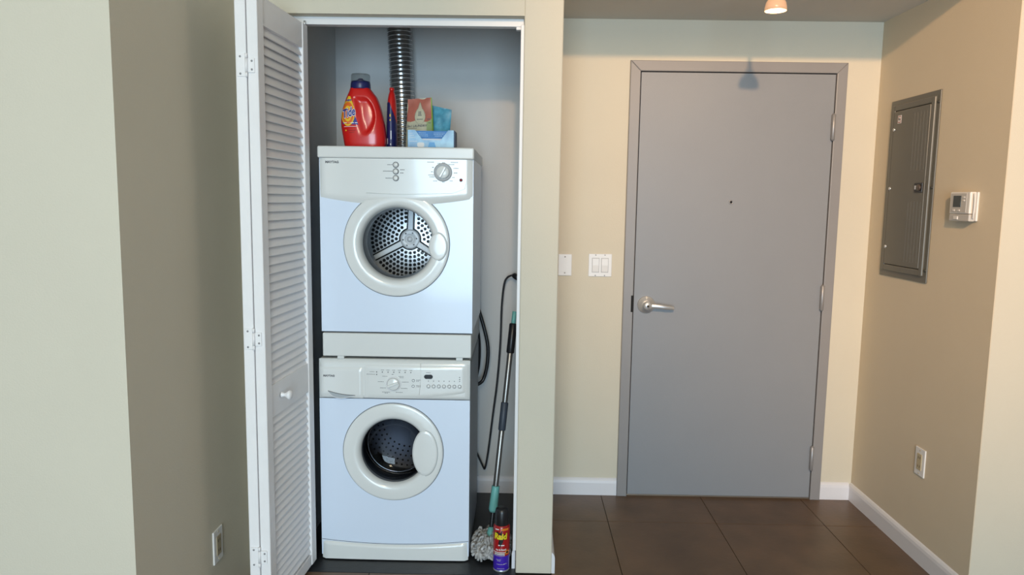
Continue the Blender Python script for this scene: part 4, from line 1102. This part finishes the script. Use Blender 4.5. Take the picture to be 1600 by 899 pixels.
mb.cyl((XR-0.020, 3.068, 1.527), 0.013, 0, -0.006, 'x', 20, m=mat('latch_brown', (0.08, 0.06, 0.05), 0.4)); mb.box(XR-0.0215, XR-0.019, 3.092, 3.104, 1.520, 1.536, m=satin_m)
mb.build('latch', None, pd)
mb = MB(); mb.box(XR-0.0172, XR-0.0160, 3.262, 3.292, 1.808, 1.842, m=wht); mb.box(XR-0.0175, XR-0.0165, 3.2645, 3.2895, 1.811, 1.839, m=mat('badge_red', (0.35, 0.03, 0.02), 0.5)); mb.box(XR-0.0178, XR-0.017, 3.267, 3.287, 1.814, 1.836, m=wht)
mb.box(XR-0.0181, XR-0.0175, 3.269, 3.276, 1.820, 1.828, m=ink_m); mb.box(XR-0.0181, XR-0.0175, 3.278, 3.285, 1.822, 1.832, m=ink_m)
mb.build('warning_badge', None, pd)
for (y, z) in ((3.318, 1.784), (3.318, 1.527), (3.318, 1.270)):
    MB().lathe((XR-0.0165, y, z), [(0.007, 0.0), (0.0065, -0.003), (0.003, -0.0045), (0, -0.0045)], 16, 'x').build('hinge_knuckle', satin_m, pd)
for (y, z) in ((2.999, 1.865), (2.999, 1.527), (2.999, 1.19)):
    MB().cyl((XR-0.0055, y, z), 0.0065, 0, -0.0035, 'x', 16).build('screw', mat('screw_grey', (0.10, 0.10, 0.09), 0.4, 0.5), bpn)
# thermostat
th_ = thing('thermostat', 'small white wall thermostat with a grey screen beside the breaker panel', 'thermostat', (XR, 2.757, 1.395))
tw = mat('thermostat_white', (0.72, 0.71, 0.69), 0.4); tg = mat('thermostat_grey', (0.50, 0.49, 0.47), 0.4)
MB().box(XR-0.008, XR, 2.692, 2.828, 1.399, 1.506, 0.003).build('back_plate', tw, th_)
tbz = MB().box(XR-0.030, XR-0.007, 2.700, 2.825, 1.425, 1.506, 0.004).build('body', tw, th_)
MB().box(XR-0.029, XR-0.007, 2.700, 2.825, 1.398, 1.424, 0.003).build('lower_cover', tg, th_)
MB().box(XR-0.0312, XR-0.0295, 2.7195, 2.815, 1.430, 1.500, 0.0008).build('face_panel', tg, tbz)
MB().box(XR-0.0322, XR-0.0308, 2.752, 2.800, 1.450, 1.492, 0.0004).build('screen', mat('lcd_dark', (0.05, 0.06, 0.055), 0.2), tbz)
for (y, z) in ((2.794, 1.438), (2.762, 1.438), (2.735, 1.486), (2.735, 1.474)):
    MB().box(XR-0.0330, XR-0.0305, y-0.007, y+0.007, z-0.003, z+0.003, 0.0012).build('button', tw, tbz)
MB().box(XR-0.0325, XR-0.0285, 2.766, 2.792, 1.404, 1.416, 0.0015).build('mode_switch', tw, th_)
MB().tube(lerp_path([(XR-0.020, 2.692, 1.500), (XR-0.022, 2.684, 1.48), (XR-0.022, 2.683, 1.45), (XR-0.021, 2.687, 1.425), (XR-0.018, 2.694, 1.410)], 6), 0.003, 8).build('side_clip', tw, th_)

# pendant lamp
lm = thing('ceiling_lamp', 'small glowing ribbed glass ceiling lamp in front of the entry door', 'lamp', (0.902, 2.75, ZC))
MB().lathe((0.902, 2.75, ZC), [(0.045, 0), (0.045, -0.008), (0.030, -0.018), (0.0, -0.018)], 32, 'z').build('canopy', satin_m, lm)
MB().cyl((0.902, 2.75, ZC-0.085), 0.007, 0, 0.07, 'z', 16).build('stem', satin_m, lm)
MB().lathe((0.902, 2.75, ZC-0.085), [(0.0, 0.004), (0.016, 0.0), (0.018, -0.02), (0, -0.02)], 24, 'z').build('socket', satin_m, lm)
shade_m = mat('glowing_glass_shade', (0.42, 0.27, 0.18), 0.25, emit=(1.0, 0.55, 0.30), estr=0.42)
mb = MB(); n = 48; rings = []
for (r, z) in [(0.017, -0.016), (0.027, -0.024), (0.034, -0.036), (0.0375, -0.052), (0.038, -0.064), (0.0365, -0.064), (0.0355, -0.052), (0.032, -0.038)]:
    rings.append([mb.b.verts.new((0.902+(r+0.0007*(i % 2))*math.cos(2*PI*i/n), 2.75+(r+0.0007*(i % 2))*math.sin(2*PI*i/n), ZC-0.085+z)) for i in range(n)])
for A, B in zip(rings, rings[1:]):
    for i in range(n):
        f = mb.b.faces.new((A[i], A[(i+1) % n], B[(i+1) % n], B[i])); f.smooth = True
mb.build('glass_shade', shade_m, lm)
MB().lathe((0.902, 2.75, ZC-0.085), [(0.006, -0.018), (0.012, -0.030), (0.023, -0.052), (0.024, -0.058), (0.015, -0.067), (0, -0.070)], 24, 'z').build('bulb', mat('hot_bulb', (1, 0.9, 0.7), 0.4, emit=(1.0, 0.80, 0.45), estr=4.0), lm)
ll = bpy.data.lights.new('lamp_light', 'POINT'); ll.energy = 1.8; ll.color = (1.0, 0.72, 0.42); ll.shadow_soft_size = 0.02
lo = bpy.data.objects.new('lamp_light', ll); C.objects.link(lo); lo.parent = lm; lo.location = (0, 0, -0.165)
